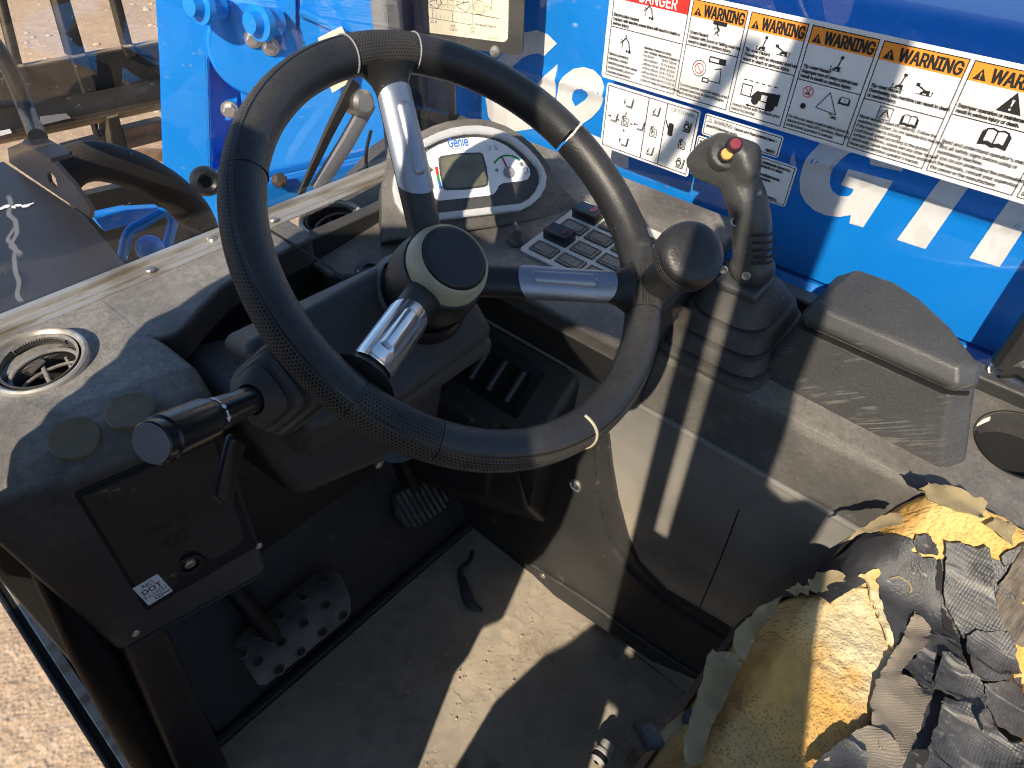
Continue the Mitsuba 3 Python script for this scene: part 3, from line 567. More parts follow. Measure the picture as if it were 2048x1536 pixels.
# ------------------------------------------------------------------ pedals and things on the floor
bp = thing('brake_pedal', 'wide grey steel brake pedal pad with a pattern of round holes', 'pedal')
po = A((.18, .548, .105)); pxx = nrm(A((.262, .552, .104)) - A((.103, .548, .102))); pnn = nrm(np.cross(pxx, nrm((.03, .9, .36)))); pnn = pnn if pnn[2] > 0 else -pnn; pyy = np.cross(pnn, pxx)
hol = [A(q) for q in [(0.2496, 0.5709, 0.104), (0.2106, 0.5709, 0.104), (0.2272, 0.5369, 0.104), (0.1721, 0.5697, 0.104), (0.2388, 0.5086, 0.104), (0.189, 0.5367, 0.104), (0.2021, 0.5086, 0.104), (0.1359, 0.5686, 0.104), (0.1518, 0.5359, 0.104), (0.1638, 0.5073, 0.104), (0.1142, 0.5352, 0.104), (0.1287, 0.5079, 0.104), (0.1056, 0.5603, 0.104)]]
ol = Polygon(local([(0.1055, 0.5797, 0.103), (0.1214, 0.5863, 0.103), (0.2417, 0.5888, 0.103), (0.2607, 0.5835, 0.103), (0.2722, 0.562, 0.103), (0.2623, 0.5231, 0.103), (0.2515, 0.505, 0.103), (0.2377, 0.5002, 0.103), (0.107, 0.5034, 0.103), (0.0979, 0.5094, 0.103), (0.0981, 0.5251, 0.103), (0.1013, 0.5629, 0.103)], po, pxx, pyy))
hp = [tuple((h - po) @ np.array([pxx, pyy]).T) for h in hol]
pl = extr(ol.buffer(-.002).buffer(.002).difference(unary_union([Point(h).buffer(.0052, 10) for h in hp])), .004)
v = pl.vertices; v = np.vstack([v]); pl = pl.subdivide_to_size(.012); v = pl.vertices.copy(); v[:, 2] += -1.6 * v[:, 1] ** 2 * 3 - .004; pl.vertices = v; pl.apply_transform(mat(po, pxx, pyy, pnn))
obj('pad', pl, 'pedal_steel', bp, smooth=25)
for h in hp: 
    zc = -4.8 * h[1] ** 2
    obj('hole_collar', lathe([(.0052, -.004), (.0050, .0004), (.0060, .0022), (.0072, .0016), (.0082, -.0002)], po + pxx * h[0] + pyy * h[1] + pnn * zc, pnn, 20), 'pedal_steel', bp, smooth=50)
obj('arm', hull([po - pnn * .01 - pxx * .03, po - pnn * .02 + pyy * .03 - pxx * .03, (.13, .64, .24)], .012, 2), 'black_steel', bp)
gp = thing('accelerator_pedal', 'small ribbed black accelerator pedal right of the column', 'pedal')
ga = [A(q) for q in [(0.4255, 0.622, 0.1), (0.4029, 0.581, 0.1), (0.3958, 0.5524, 0.1), (0.407, 0.5374, 0.1), (0.4675, 0.5307, 0.1), (0.4875, 0.5427, 0.1), (0.5027, 0.5705, 0.1), (0.5041, 0.6016, 0.1), (0.4906, 0.6161, 0.1)]]
gn = nrm((-.10, -.62, .78)); go = A((.455, .585, .112)); gxx = nrm(np.cross((0, 1, 0), gn)); gyy = np.cross(gn, gxx)
rayp = [q for q in [(0.4026, 0.588, 0.1525), (0.4036, 0.588, 0.0998), (0.4193, 0.588, 0.0428), (0.4488, 0.588, 0.0128), (0.518, 0.588, 0.0006), (0.5281, 0.588, 0.0233), (0.5162, 0.588, 0.079), (0.4928, 0.588, 0.122), (0.4681, 0.588, 0.1408)]]
def proj(q):  # where the line from the eye to q meets the pedal's plane
    d = A(q) - A(EYE); return A(EYE) + d * (((go - A(EYE)) @ gn) / (d @ gn))
gpoly = [proj(q) for q in rayp]
obj('pad', slab(gpoly, gn, .012, .004, rnd=.006), 'black_satin', gp, smooth=50)
g2 = Polygon(local(gpoly, go, gxx, gyy)).buffer(-.005); x0, y0, x1, y1 = g2.bounds
rb = []
for i in range(9):
    xx = x0 + (x1 - x0) * (i + .5) / 9; ln = g2.intersection(LineString([(xx - .006, y0), (xx + .006, y1)]))
    if ln.length > .01:
        c = np.array(ln.coords); obj('rib', tube([go + gxx * c[0][0] + gyy * c[0][1], go + gxx * c[-1][0] + gyy * c[-1][1]], .0034, 10), 'pedal_steel', gp)
obj('arm', hull([go - gn * .01, go + gyy * .03 - gn * .012, (.46, .645, .20)], .012, 2), 'black_steel', gp)
k = single('rag_strip', noisy(tube(curve([A(q) + [0, 0, .006] for q in [(0.4854, 0.4926, 0), (0.4681, 0.4817, 0), (0.4437, 0.4792, 0), (0.4269, 0.4553, 0), (0.4107, 0.4256, 0), (0.4142, 0.4008, 0)]], 8), np.interp(np.arange(41), [0, 8, 16, 24, 32, 40], [.002, .004, .005, .008, .009, .003]), 10, flat=.55), .003, 130, 3), 'vinyl', 'curled scrap of black vinyl lying on the floor mat below the accelerator', 'scrap')
bo = A(A((0.3627, 0.1279, 0.03))); bd = nrm(A(A((0.3846, 0.1296, 0.03))) - bo)
k = thing('bottle_neck', 'small clear broken bottle neck lying on the mat beside the seat', 'bottle')
scene['clear_plastic'] = {'type': 'principled', 'base_color': rgb((.42, .42, .40)), 'roughness': .3, 'spec_trans': .2}
obj('neck', lathe([(.004, -.016), (.0105, -.012), (.0105, -.004), (.0120, -.003), (.0120, .001), (.0100, .002), (.0100, .014), (.0090, .0145), (.0088, -.01)], bo, bd, 28), 'clear_plastic', k)
obj('cap_band', lathe([(.0106, -.012), (.0112, -.012), (.0112, -.005), (.0106, -.005)], bo, bd, 28), 'black_satin', k)
k = single('dry_leaf', slab([(0.4631, 0.0926, 0.01), (0.4761, 0.0866, 0.01), (0.4707, 0.0782, 0.01), (0.4574, 0.0807, 0.01)], (0, 0, 1), .001), 'orange_button', 'small brown dry leaf on the floor next to the seat', 'leaf')

# ------------------------------------------------------------------ right side: wall panel, console, armrest box, joystick
con = thing('side_console', 'dusty black plastic console running along the right side below the window', 'console')
W0, Wn = A((.524, 0, 0)), nrm((-.447, 0, .036))
obj('side_panel', slab([(.524, -.45, 0), (.56, -.45, .447), (.56, .385, .447), (.524, .385, 0)], Wn, .02), 'panel_rubber', con)
obj('front_wall', slab([(.524, .385, 0), (.56, .385, .447), (.56, .645, .447), (.524, .645, 0)], Wn, .02), 'side_plastic', con)
obj('panel_ledge', tube([(.5612, -.45, .4445), (.5612, .60, .4445)], .0042, 12), 'panel_rubber', con, smooth=50)
pr = Polygon([(.560, .4475), (.566, .447), (.5835, .5035), (.588, .512), (.596, .5165), (.745, .5385), (.745, .42), (.57, .42)])
top = alongy(pr, -.45, .277)
cup = A(A((0.6807, -0.0665, 0.528))) + A((.01, -.01, .012))
top = sub(top, [trimesh.creation.cylinder(radius=.042, height=.09, sections=56, transform=mat(cup, (1, 0, 0), (0, 1, 0), (0, 0, 1)))])
obj('top', top, 'console_plastic', con, smooth=40)
obj('cup_liner', lathe([(.0, -.030), (.040, -.029), (.0412, -.02), (.0432, .0), (.0432, .0012)], cup - A((0, 0, .0085)), (-.14, 0, 1), 48), 'dark_cavity', con, smooth=50)  # near-black colour for the shade inside the cup
obj('sill', cat(box((.738, -.45, .535), (.765, .82, .5545), .004), tube(curve([(.752, -.055, 1.2), (.752, -.03, .63), (.752, -.05, .575), (.752, -.20, .555)], 8), .014, 10)), 'side_plastic', con)
# moulded lining at the foot of the wall
lin = [(0.5362, 0.494, 0.2383), (0.5424, 0.4461, 0.3159), (0.5478, 0.3058, 0.3828), (0.5441, 0.291, 0.3374), (0.54, 0.2705, 0.2856), (0.5356, 0.2424, 0.2318), (0.5329, 0.2156, 0.198), (0.5316, 0.1666, 0.1813), (0.5324, 0.0997, 0.191), (0.5331, 0.0045, 0.2008), (0.5329, -0.0481, 0.1977), (0.5272, -0.0744, 0.127), (0.5187, 0.1525, 0.0215), (0.5175, 0.2625, 0.0062), (0.5169, 0.3354, -0.0015), (0.5176, 0.3822, 0.0072), (0.519, 0.4021, 0.025), (0.5238, 0.4309, 0.0842)]
obj('footwell_lining', slab(lin, Wn, .009, .003, rnd=.004), 'side_plastic', con, smooth=50)
li2 = [(0.5317, 0.4899, 0.2449), (0.5379, 0.4424, 0.3218), (0.5422, 0.323, 0.3749), (0.5363, 0.3052, 0.3023), (0.5314, 0.2805, 0.2408), (0.5279, 0.2546, 0.1982), (0.5261, 0.2181, 0.1758), (0.5254, 0.1598, 0.1671), (0.5263, 0.0783, 0.178), (0.5269, -0.0032, 0.1854), (0.5268, -0.0552, 0.1845), (0.5228, -0.0738, 0.1345), (0.5144, 0.1512, 0.0298), (0.5131, 0.2603, 0.0147), (0.5125, 0.3326, 0.0071), (0.5132, 0.379, 0.0157), (0.5146, 0.3988, 0.0334), (0.5194, 0.4273, 0.092)]
obj('lining_step', slab(li2, Wn, .006, .003, rnd=.004), 'side_plastic', con, smooth=50)
obj('lining_ridge', tube(curve([(0.514, 0.3856, 0.0434), (0.5144, 0.3356, 0.0493), (0.5152, 0.2674, 0.0592), (0.5156, 0.1938, 0.0637), (0.5167, 0.0948, 0.0776), (0.5191, 0.0116, 0.1068)], 6), .0035, 10), 'side_plastic', con, smooth=50)
obj('screw_cup', lathe([(.0105, 0), (.0105, .002), (.0075, .0035), (.0065, .0005)], A((0.5338, 0.3332, 0.2709)), Wn, 24), 'zinc', con)
screw(A((0.5341, 0.3338, 0.2745)), Wn, .0052, 'zinc', con)
screw(A((0.5141, 0.3596, 0.0385)), Wn, .0058, 'bolt_steel', con)
obj('panel_seam', tube([A(p) for p in [(0.5545, 0.1212, 0.3823), (0.5472, 0.1187, 0.2912), (0.538, 0.1186, 0.1775)]], .0008, 6), 'dark_cavity', con)
# armrest box
ab = thing('armrest_box', 'scuffed black plastic storage box with a rounded lid on the side console', 'storage box')
obj('body', hull([(.634, .162, .522), (.628, -.020, .520), (.640, -.028, .523), (.724, .155, .535), (.726, .06, .535), (.635, .140, .590), (.634, .004, .590), (.644, -.004, .592), (.712, .138, .594), (.712, .07, .594)], .012, 3), 'scuffed_plastic', ab, smooth=60)
obj('lid', hull([(.6315, .1415, .609), (.6295, .0035, .609), (.637, -.0045, .609), (.650, .0035, .611), (.676, .032, .612), (.702, .068, .613), (.716, .098, .6135), (.715, .132, .613), (.706, .1415, .612),
    (.6345, .138, .617), (.6325, .008, .617), (.640, -.001, .617), (.676, .036, .620), (.700, .070, .621), (.711, .098, .6215), (.710, .130, .621)], .0095, 3), 'scuffed_plastic', ab, smooth=60)
obj('lid_seam', slab([(.6205, .150, .599), (.6185, .004, .599), (.632, -.0135, .599), (.654, -.005, .599), (.690, .030, .60), (.724, .090, .60), (.724, .145, .60), (.712, .151, .60)], (0, 0, 1), .002, rnd=.004), 'dark_cavity', ab)
so_ = A(A((0.761, -0.0273, 0.545)))
k = thing('power_socket', 'small black socket with white ring marks behind the armrest box', 'socket')
sk = obj('barrel', lathe([(.015, -.02), (.015, .008), (.0142, .010), (.009, .010), (.009, .006), (0, .006)], so_, (-.3, -.25, 1), 32), 'black_satin', k)
x, y, n = axes((-.3, -.25, 1)); obj('ring_marks', cat(flat(ring2((0, 0), .0138, .0024), so_ + n * .0102, x, y), flat(ring2((0, 0), .0085, .0016), so_ + n * .0065, x, y)), 'white_ink', sk, smooth=False)
k = single('paper_tag', slab([(0.7083, -0.0297, 0.532), (0.7307, -0.035, 0.532), (0.7087, -0.0439, 0.532), (0.6925, -0.0372, 0.532)], nrm((-.3, -.3, 1)), .0012), 'cream_film', 'small tan paper tag wedged behind the armrest box', 'tag')

# joystick and its gaiter
joy = thing('joystick', 'black joystick with an orange and a dark red thumb button in a pleated rubber gaiter', 'joystick')
g0, g1 = A((.655, .225, .5265)), A((.668, .226, .606)); rows = []
gn0 = nrm((-.14, 0, 1)); gxd = nrm((1, 0, .14)); gyd = A((0, 1, 0))
for f, s_, e in ((-.04, 1.05, 7), (.03, 1.06, 7), (.07, 1.01, 7), (.085, .86, 6), (.12, .86, 6), (.135, .98, 5.5), (.27, .94, 5), (.31, .89, 5), (.325, .75, 4.5), (.36, .75, 4.5), (.375, .87, 4.5), (.51, .81, 4), (.55, .76, 4), (.565, .63, 3.5), (.60, .63, 3.5), (.615, .72, 3.2), (.76, .61, 2.8), (.84, .50, 2.5), (.92, .42, 2.3), (1.0, .36, 2.1), (1.02, .2, 2)):
    c = g0 + (g1 - g0) * f; rows.append(rrect(c, gxd, gyd, .067 * s_, .064 * s_, 12, e))
m = grid(rows, False, True); m = m if m.volume > 0 else (m.invert() or m)
obj('gaiter', m, 'gaiter_rubber', joy, smooth=35)
J = lambda px: None
jp = [A(p) for p in [(0.655, 0.2284, 0.6192), (0.655, 0.2304, 0.645), (0.655, 0.2384, 0.6715), (0.655, 0.2504, 0.6921), (0.655, 0.2658, 0.711)]]
hp_ = [A(p) for p in [(0.65, 0.3058, 0.7049), (0.65, 0.3116, 0.7141), (0.65, 0.3032, 0.7286), (0.65, 0.2897, 0.739), (0.65, 0.2728, 0.7389), (0.65, 0.2616, 0.7341), (0.65, 0.2547, 0.7227), (0.65, 0.2583, 0.7098), (0.65, 0.2838, 0.7159)]]
def union(ms):
    r = None
    for m_ in ms:
        q = m3.Manifold(m3.Mesh(np.asarray(m_.vertices, np.float32), np.asarray(m_.faces, np.uint32))); r = q if r is None else r + q
    r = r.refine_to_length(.005); k_ = r.to_mesh(); t = trimesh.Trimesh(k_.vert_properties[:, :3], k_.tri_verts); trimesh.smoothing.filter_taubin(t, iterations=12); return t
grip = union([hull([jp[0], jp[0] + A((0, -.010, .002))], .0195, 2), hull([jp[0] + A((0, -.004, 0)), jp[1]], [.0195, .0205], 2), hull([jp[1], jp[2]], [.0205, .0202], 2), hull([jp[2], jp[3]], [.0202, .0205], 2), hull([jp[3], jp[4]], [.0205, .0200], 2),
    hull(hp_ + [hp_[5] + A((.008, 0, 0))], [.008, .010, .010, .011, .012, .012, .013, .013, .013, .013], 2)])
gk = obj('grip', grip, 'box_plastic', joy, smooth=60)
obj('flange', obox(jp[0] + A((0, -.002, -.020)), nrm((1, 0, .14)), (0, 1, 0), gn0, (.044, .052, .014), .006, 3), 'box_plastic', gk, smooth=60)
bd_ = nrm((-.55, -.50, .72))
for q, mt, nm in ((A((0.638, 0.2758, 0.735)), 'orange_button', 'orange thumb button'), (A((0.642, 0.2714, 0.7453)), 'red_button', 'dark red thumb button')):
    c = obj('button_collar', lathe([(.0080, -.012), (.0080, .0028), (.0072, .0038), (.0062, .0038), (.0060, .002)], q, bd_, 28), 'black_satin', gk)
    obj('button', lathe([(.0059, .0), (.0059, .0046), (.0052, .0058), (.0, .0062)], q, bd_, 28), mt, gk, smooth=50, label=nm)
obj('thumb_plate', lathe([(.018, -.014), (.0175, -.006), (.015, -.0035), (0, -.003)], A(A((0.641, 0.2749, 0.74))), bd_, 32), 'box_plastic', gk, smooth=50)
sdir = nrm((-1, -.25, .15))
for q, s_ in (((1391,327), .0042), ((1470,444), .0038), ((1447,540), .0045), ((1492,549), .0045)): pass
for q in (A((0.642, 0.3077, 0.7152)), A((0.637, 0.2481, 0.6725)), A((0.634, 0.2455, 0.6169)), A((0.633, 0.2194, 0.6215))):
    obj('screw_hole', lathe([(.0036, -.003), (.0048, .0002), (.0040, .0008), (.0032, .0004), (.003, -.002), (0, -.002)], q, sdir, 18), 'bolt_steel', gk)
ri = [A(p) for p in [(0.64, 0.2146, 0.6696), (0.64, 0.2118, 0.662), (0.64, 0.209, 0.6544), (0.64, 0.2063, 0.6472), (0.64, 0.2065, 0.64)]]
obj('finger_rib', cat([tube(curve([p + A((.010, -.0035, 0)), p + A((.004, -.0015, -.001)), p + A((-.001, .004, -.002)), p + A((-.0045, .012, -.004))], 5), .0013, 7) for p in ri]), 'black_satin', gk, smooth=50)

# rocker switch plate
sw = thing('switch_panel', 'pale grey switch plate with black rocker switches right of the wheel', 'switch panel')
SWn = nrm((-.13, 0, 1)); s0 = A(A((0.5467, 0.4514, 0.5932))); sx = A((0, -1, 0)); sy = nrm((1, 0, .13)); swo = s0 - SWn * .0
pw, ph = .118, .118
pt = extr(rect(-.006, -.006, pw, ph, .004), .003); pt.apply_transform(mat(swo, sx, sy, SWn)); obj('plate', pt, 'switch_white', sw)
for i in range(3):
    for j in range(4):
        o = swo + sx * (.020 + .0385 * i) + sy * (.0095 + .0275 * j) + SWn * .003
        if (i, j) in ((0, 1), (0, 3)):
            r_ = obj('rocker', hull([o + sx * a_ + sy * b_ + SWn * c_ for a_, c_ in ((-.0155, .0105), (.0, .0085), (.0155, .0125), (-.0155, 0), (.0155, 0)) for b_ in (-.0085, .0085)], .0018, 2), 'black_gloss', sw, label='raised black rocker switch with a red symbol')
            c = o + sx * .0095 + SWn * .0134; nr = nrm(SWn - .26 * sx); sxx = nrm(sx - (sx @ nr) * nr)
            obj('symbol', cat(flat(ring2((0, 0), .0046, .0010), c, sxx, np.cross(nr, sxx), .0016), flat(ring2((0, 0), .0024, .0009), c, sxx, np.cross(nr, sxx), .0016)), 'red_button', r_, smooth=False)
            obj('symbol', flat(ring2((0, 0), .0036, .0008), o - sx * .008 + SWn * .0102, nrm(sx - .13 * SWn), sy, .0018), 'grey_ink', r_, smooth=False)
        else:
            r_ = obj('blank', obox(o + SWn * .001, sx, sy, SWn, (.0335, .0195, .004), .0012, 2), 'dash_plastic', sw)
            fr = extr(rect(-.0135, -.0072, .0135, .0072).difference(rect(-.0128, -.0065, .0128, .0065)), .0004); fr.apply_transform(mat(o + SWn * .003, sx, sy, SWn)); obj('groove', fr, 'dark_cavity', r_)
# rotary knob and key switch
ko_ = A(A((0.5539, 0.4712, 0.5941)))
k = thing('rotary_knob', 'small black rotary knob with a grip bar in front of the gauge housing', 'knob')
obj('base', lathe([(.0135, 0), (.0135, .003), (.012, .0055), (0, .006)], ko_, SWn, 32), 'box_plastic', k)
kx = nrm((.55, .83, 0)); obj('grip_bar', hull([ko_ + kx * a_ + SWn * h for a_, h in ((-.010, .004), (.010, .004), (-.0075, .019), (.0075, .019))], .0032, 2), 'box_plastic', k)
obj('pointer', obox(ko_ + kx * .005 + SWn * .0222, kx, np.cross(SWn, kx), SWn, (.006, .0022, .0008), .0003), 'brass', k)
kp = A(A((0.3815, 0.534, 0.602)))
k = thing('key_switch', 'round key switch with white marks behind the wheel hub', 'switch')
obj('bezel', lathe([(.018, 0), (.018, .003), (.0165, .005), (.009, .0055), (.0085, .003), (0, .003)], kp, (0, -.1, 1), 40), 'black_satin', k)
obj('marks', cat(flat(unary_union([ring2((-.006, .0115), .002, .0007), stroke([(.002, .0125), (.006, .0115)], .001), stroke([(.008, .010), (.011, .008)], .001), stroke([(-.011, .008), (-.0135, .004)], .001)]), kp + A((0, 0, .0055)), nrm((1, 0, 0)), (0, 1, 0))), 'white_ink', k, smooth=False)

# ------------------------------------------------------------------ instrument cluster
cl = thing('instrument_cluster', 'half-round instrument cluster with grey face, two gauges and a display', 'instrument cluster')
CO = A((0.4491, 0.5795, 0.612)); CX = nrm((0.8583, -0.5132, 0)); CY = nrm((0.3299, 0.5517, 0.766)); CN = np.cross(CX, CY)
def clp(pts): return [tuple(((A(p) - CO) @ np.array([CX, CY]).T)) for p in pts]
bez = Polygon(clp([(0.486, 0.5581, 0.6126), (0.5354, 0.5279, 0.612), (0.5857, 0.4973, 0.6114), (0.6014, 0.4922, 0.6157), (0.6147, 0.4904, 0.6221), (0.6253, 0.4918, 0.63), (0.6324, 0.4964, 0.6391), (0.6347, 0.5036, 0.6479), (0.6336, 0.514, 0.6578), (0.6294, 0.5272, 0.6687), (0.6238, 0.539, 0.6773), (0.6156, 0.5509, 0.6845), (0.6046, 0.5627, 0.6899), (0.5922, 0.5731, 0.6929), (0.5785, 0.582, 0.6937), (0.5641, 0.59, 0.693), (0.5485, 0.5968, 0.6905), (0.532, 0.6025, 0.6861), (0.5162, 0.6061, 0.6802), (0.5015, 0.6079, 0.6731), (0.4896, 0.6071, 0.6649), (0.4799, 0.6032, 0.655), (0.4726, 0.5977, 0.6449), (0.468, 0.5895, 0.6337), (0.4682, 0.5793, 0.6235), (0.4731, 0.5696, 0.6166)])).buffer(-.004).buffer(.004)
inn_ = Polygon(clp([(0.49, 0.5618, 0.6189), (0.5395, 0.5317, 0.6184), (0.5898, 0.5012, 0.6179), (0.6011, 0.4976, 0.6211), (0.6124, 0.4968, 0.6273), (0.6216, 0.4984, 0.6345), (0.6264, 0.5022, 0.6413), (0.6282, 0.5082, 0.6485), (0.626, 0.5169, 0.6561), (0.6214, 0.5296, 0.6663), (0.6154, 0.5408, 0.6741), (0.6071, 0.5512, 0.6797), (0.597, 0.5611, 0.6836), (0.5859, 0.5699, 0.6857), (0.5738, 0.5776, 0.6863), (0.5611, 0.5845, 0.6856), (0.5457, 0.5915, 0.6833), (0.5289, 0.597, 0.6786), (0.5144, 0.6005, 0.6734), (0.501, 0.6022, 0.6669), (0.4915, 0.6012, 0.6601), (0.4845, 0.5985, 0.653), (0.4785, 0.5935, 0.6443), (0.4757, 0.5863, 0.6352), (0.4769, 0.577, 0.6264), (0.4804, 0.5699, 0.6212)]))
face = Polygon(clp([(0.5112, 0.5604, 0.6304), (0.5379, 0.5439, 0.6298), (0.5626, 0.5288, 0.6295), (0.5695, 0.5255, 0.6303), (0.5753, 0.5254, 0.6337), (0.5794, 0.5265, 0.6374), (0.585, 0.5248, 0.6392), (0.6069, 0.5117, 0.6391), (0.6132, 0.5091, 0.6403), (0.6185, 0.5098, 0.6442), (0.6208, 0.5134, 0.6493), (0.6191, 0.5232, 0.6584), (0.6153, 0.5338, 0.6668), (0.6097, 0.5439, 0.6738), (0.6021, 0.5535, 0.6789), (0.5925, 0.5624, 0.6822), (0.5812, 0.571, 0.684), (0.5688, 0.5783, 0.6839), (0.5558, 0.585, 0.6828), (0.5419, 0.5906, 0.6801), (0.5268, 0.595, 0.6753), (0.5139, 0.5974, 0.6699), (0.5031, 0.5977, 0.6636), (0.4956, 0.5953, 0.6565), (0.4914, 0.5913, 0.6499), (0.4909, 0.5863, 0.6445), (0.4949, 0.5808, 0.6413), (0.5051, 0.5733, 0.6398), (0.5079, 0.5693, 0.6375), (0.5085, 0.5646, 0.6331)])).buffer(-.002).buffer(.002)
hs = bez.buffer(.012).union(Polygon([(.12, -.014), (.252, -.014), (.212, .035), (.19, .08), (.12, .09)])).union(Polygon([(-.012, -.014), (.2, -.014), (.2, .03), (.0, .05)]))
def cslab(p, z0, z1, bev=0):
    if not bev: m = extr(p, z1 - z0); m.apply_translation([0, 0, z0])
    else: m = cat([cslab(p, z0, z1 - bev)] + [cslab(p.buffer(-bev * (1 - math.cos(q))), z1 - bev + bev * math.sin(q - math.pi / 8), z1 - bev + bev * math.sin(q)) for q in (math.pi / 8, math.pi / 4, 3 * math.pi / 8)]) ; return m
    m.apply_transform(mat(CO, CX, CY, CN)); return m
def cslabw(p, z0, z1, bev=0): return cslab(p, z0, z1, bev)
hm = cslab(hs, -.075, -.004, .004); obj('housing', hm, 'dash_plastic', cl, smooth=40)
obj('bezel', cslab(bez.difference(inn_), -.006, .007, .003), 'bezel_silver', cl, smooth=40)
obj('backing', cslab(inn_.buffer(.001), -.006, -.001), 'box_plastic', cl)
fc_ = obj('face', cslab(face, -.004, -.0002), 'white_film', cl)
def cflat(p, lift): return flat(p, CO, CX, CY, lift)
lcdp = Polygon(clp([(0.5348, 0.5826, 0.6675), (0.538, 0.5823, 0.6691), (0.559, 0.5704, 0.6699), (0.5785, 0.5575, 0.6686), (0.5802, 0.5549, 0.667), (0.5769, 0.5463, 0.6561), (0.572, 0.5387, 0.6454), (0.5676, 0.5355, 0.6394), (0.5637, 0.5367, 0.6382), (0.5431, 0.5488, 0.638), (0.5249, 0.5613, 0.6396), (0.5231, 0.5637, 0.641), (0.5274, 0.573, 0.6532)]))
lc = obj('display_frame', cslab(lcdp.buffer(.001), -.002, .0012, .0006), 'box_plastic', cl)
obj('display', cslab(lcdp.buffer(-.0015), -.001, .0016), 'lcd', lc)
gR, gL = clp([(0.5973, 0.5266, 0.6484), (0.5042, 0.5824, 0.6486)])
def gauge(c, a_needle, nm):
    g = obj('gauge', cflat(ring2(c, .0215, .0022, 40).intersection(Polygon([c, (c[0] - .04, c[1] + .03), (c[0], c[1] + .07), (c[0] + .04, c[1] + .03)])), .0004), 'green_ink', cl, smooth=False)
    e = (c[0] + .0205 * math.cos(a_needle), c[1] + .0205 * math.sin(a_needle))
    obj('needle', cslab(stroke([c, e], .0018), .001, .0016), 'red_button', g)
    obj('hub', cslab(Point(c).buffer(.0068, 20), 0, .0024, .001), 'grey_ink', g)
    return g
gauge(gR, math.radians(106), 'right'); gauge(gL, math.radians(42), 'left')
icons = unary_union([ring2((gR[0] - .0145, gR[1] + .004), .0022, .0022), ring2((gR[0] + .0175, gR[1] + .008), .0025, .0025), boxline(gR[0] + .019, gR[1] - .004, gR[0] + .0245, gR[1] + .003, .0008)])
obj('icons', cflat(icons, .0004), 'grey_ink', fc_, smooth=False, kind='stuff')
cpos = clp([(0.526, 0.5777, 0.6572), (0.5233, 0.5732, 0.6509), (0.5209, 0.5683, 0.6444)]); cols = ('red_ink', 'green_ink', 'blue_ink')
for c, m_ in zip(cpos, cols): obj('scale_bar', cflat(rect(c[0] - .0017, c[1] - .0045, c[0] + .0017, c[1] + .0045), .0004), m_, fc_, smooth=False)
# the maker's name across the top of the face
tn = clp([(0.5503, 0.5824, 0.6768), (0.5717, 0.5695, 0.6767)]); td = nrm((tn[1][0] - tn[0][0], tn[1][1] - tn[0][1])); tw = math.dist(tn[0], tn[1])
obj('brand_lettering', text_w('Genie', .0105, CO + CX * tn[0][0] + CY * tn[0][1], td[0] * CX + td[1] * CY, -td[1] * CX + td[0] * CY, tw, True, .0006), 'blue_ink', fc_, smooth=False, kind='stuff')
t2 = clp([(0.5499, 0.5801, 0.6743), (0.5627, 0.5726, 0.6744)]); obj('small_print', text_w('A TEREX BRAND', .0022, CO + CX * t2[0][0] + CY * t2[0][1], td[0] * CX + td[1] * CY, -td[1] * CX + td[0] * CY, math.dist(t2[0], t2[1]), False, .0006), 'grey_ink', fc_, smooth=False, kind='stuff')
ic = clp([(0.5948, 0.5515, 0.6724), (0.5222, 0.5959, 0.6734), (0.5268, 0.593, 0.6733)]); i0 = ic[0]
lamp = [stroke([(i0[0] + s_ * .0025, i0[1] - .003), (i0[0] + s_ * .0025, i0[1] + .003)], .0007) for s_ in (-1, 1)] + [stroke([(i0[0] + s_ * .0035, i0[1] + d_), (i0[0] + s_ * .0068, i0[1] + d_ * 1.3)], .0006) for s_ in (-1, 1) for d_ in (-.0022, 0, .0022)]
for c in ic[1:]: lamp.append(boxline(c[0] - .0022, c[1] - .002, c[0] + .0022, c[1] + .002, .0006)); lamp.append(arrow(c[0], c[1] + .002, c[0], c[1] + .006, .0008, .002))
obj('warning_icons', cflat(unary_union(lamp), .0004), 'grey_ink', fc_, smooth=False, kind='stuff')

# ------------------------------------------------------------------ right window with its safety decals (inside the glass)
win = thing('side_window', 'large fixed right side window pane that the safety decals are stuck to', 'window')
obj('pane', grid([[(.75, -.45, .545), (.75, -.45, 1.7)], [(.75, .800, .545), (.75, .800, 1.7)]]), 'pane', win, smooth=False)
obj('seal', tube([(.7495, .800, .55), (.7495, .800, 1.7)], .0045, 8), 'black_satin', win)
DX, DZ, DN = A((0, -1, 0)), A((0, 0, 1)), A((-1, 0, 0))
def at(y, z, l=.0): return A((.7484 - l, y, z))
def dflat(p, l): return flat(p, at(0, 0), DX, DZ, l)      # polygons in (-y, z)
def warn_tri(cx, cy, s): return Polygon([(cx - s, cy), (cx + s, cy), (cx, cy + 1.75 * s)])
def bang(cx, cy, s): return unary_union([Polygon([(cx - .14 * s, cy + 1.15 * s), (cx + .14 * s, cy + 1.15 * s), (cx + .07 * s, cy + .5 * s), (cx - .07 * s, cy + .5 * s)]), Point(cx, cy + .28 * s).buffer(.13 * s, 8)])
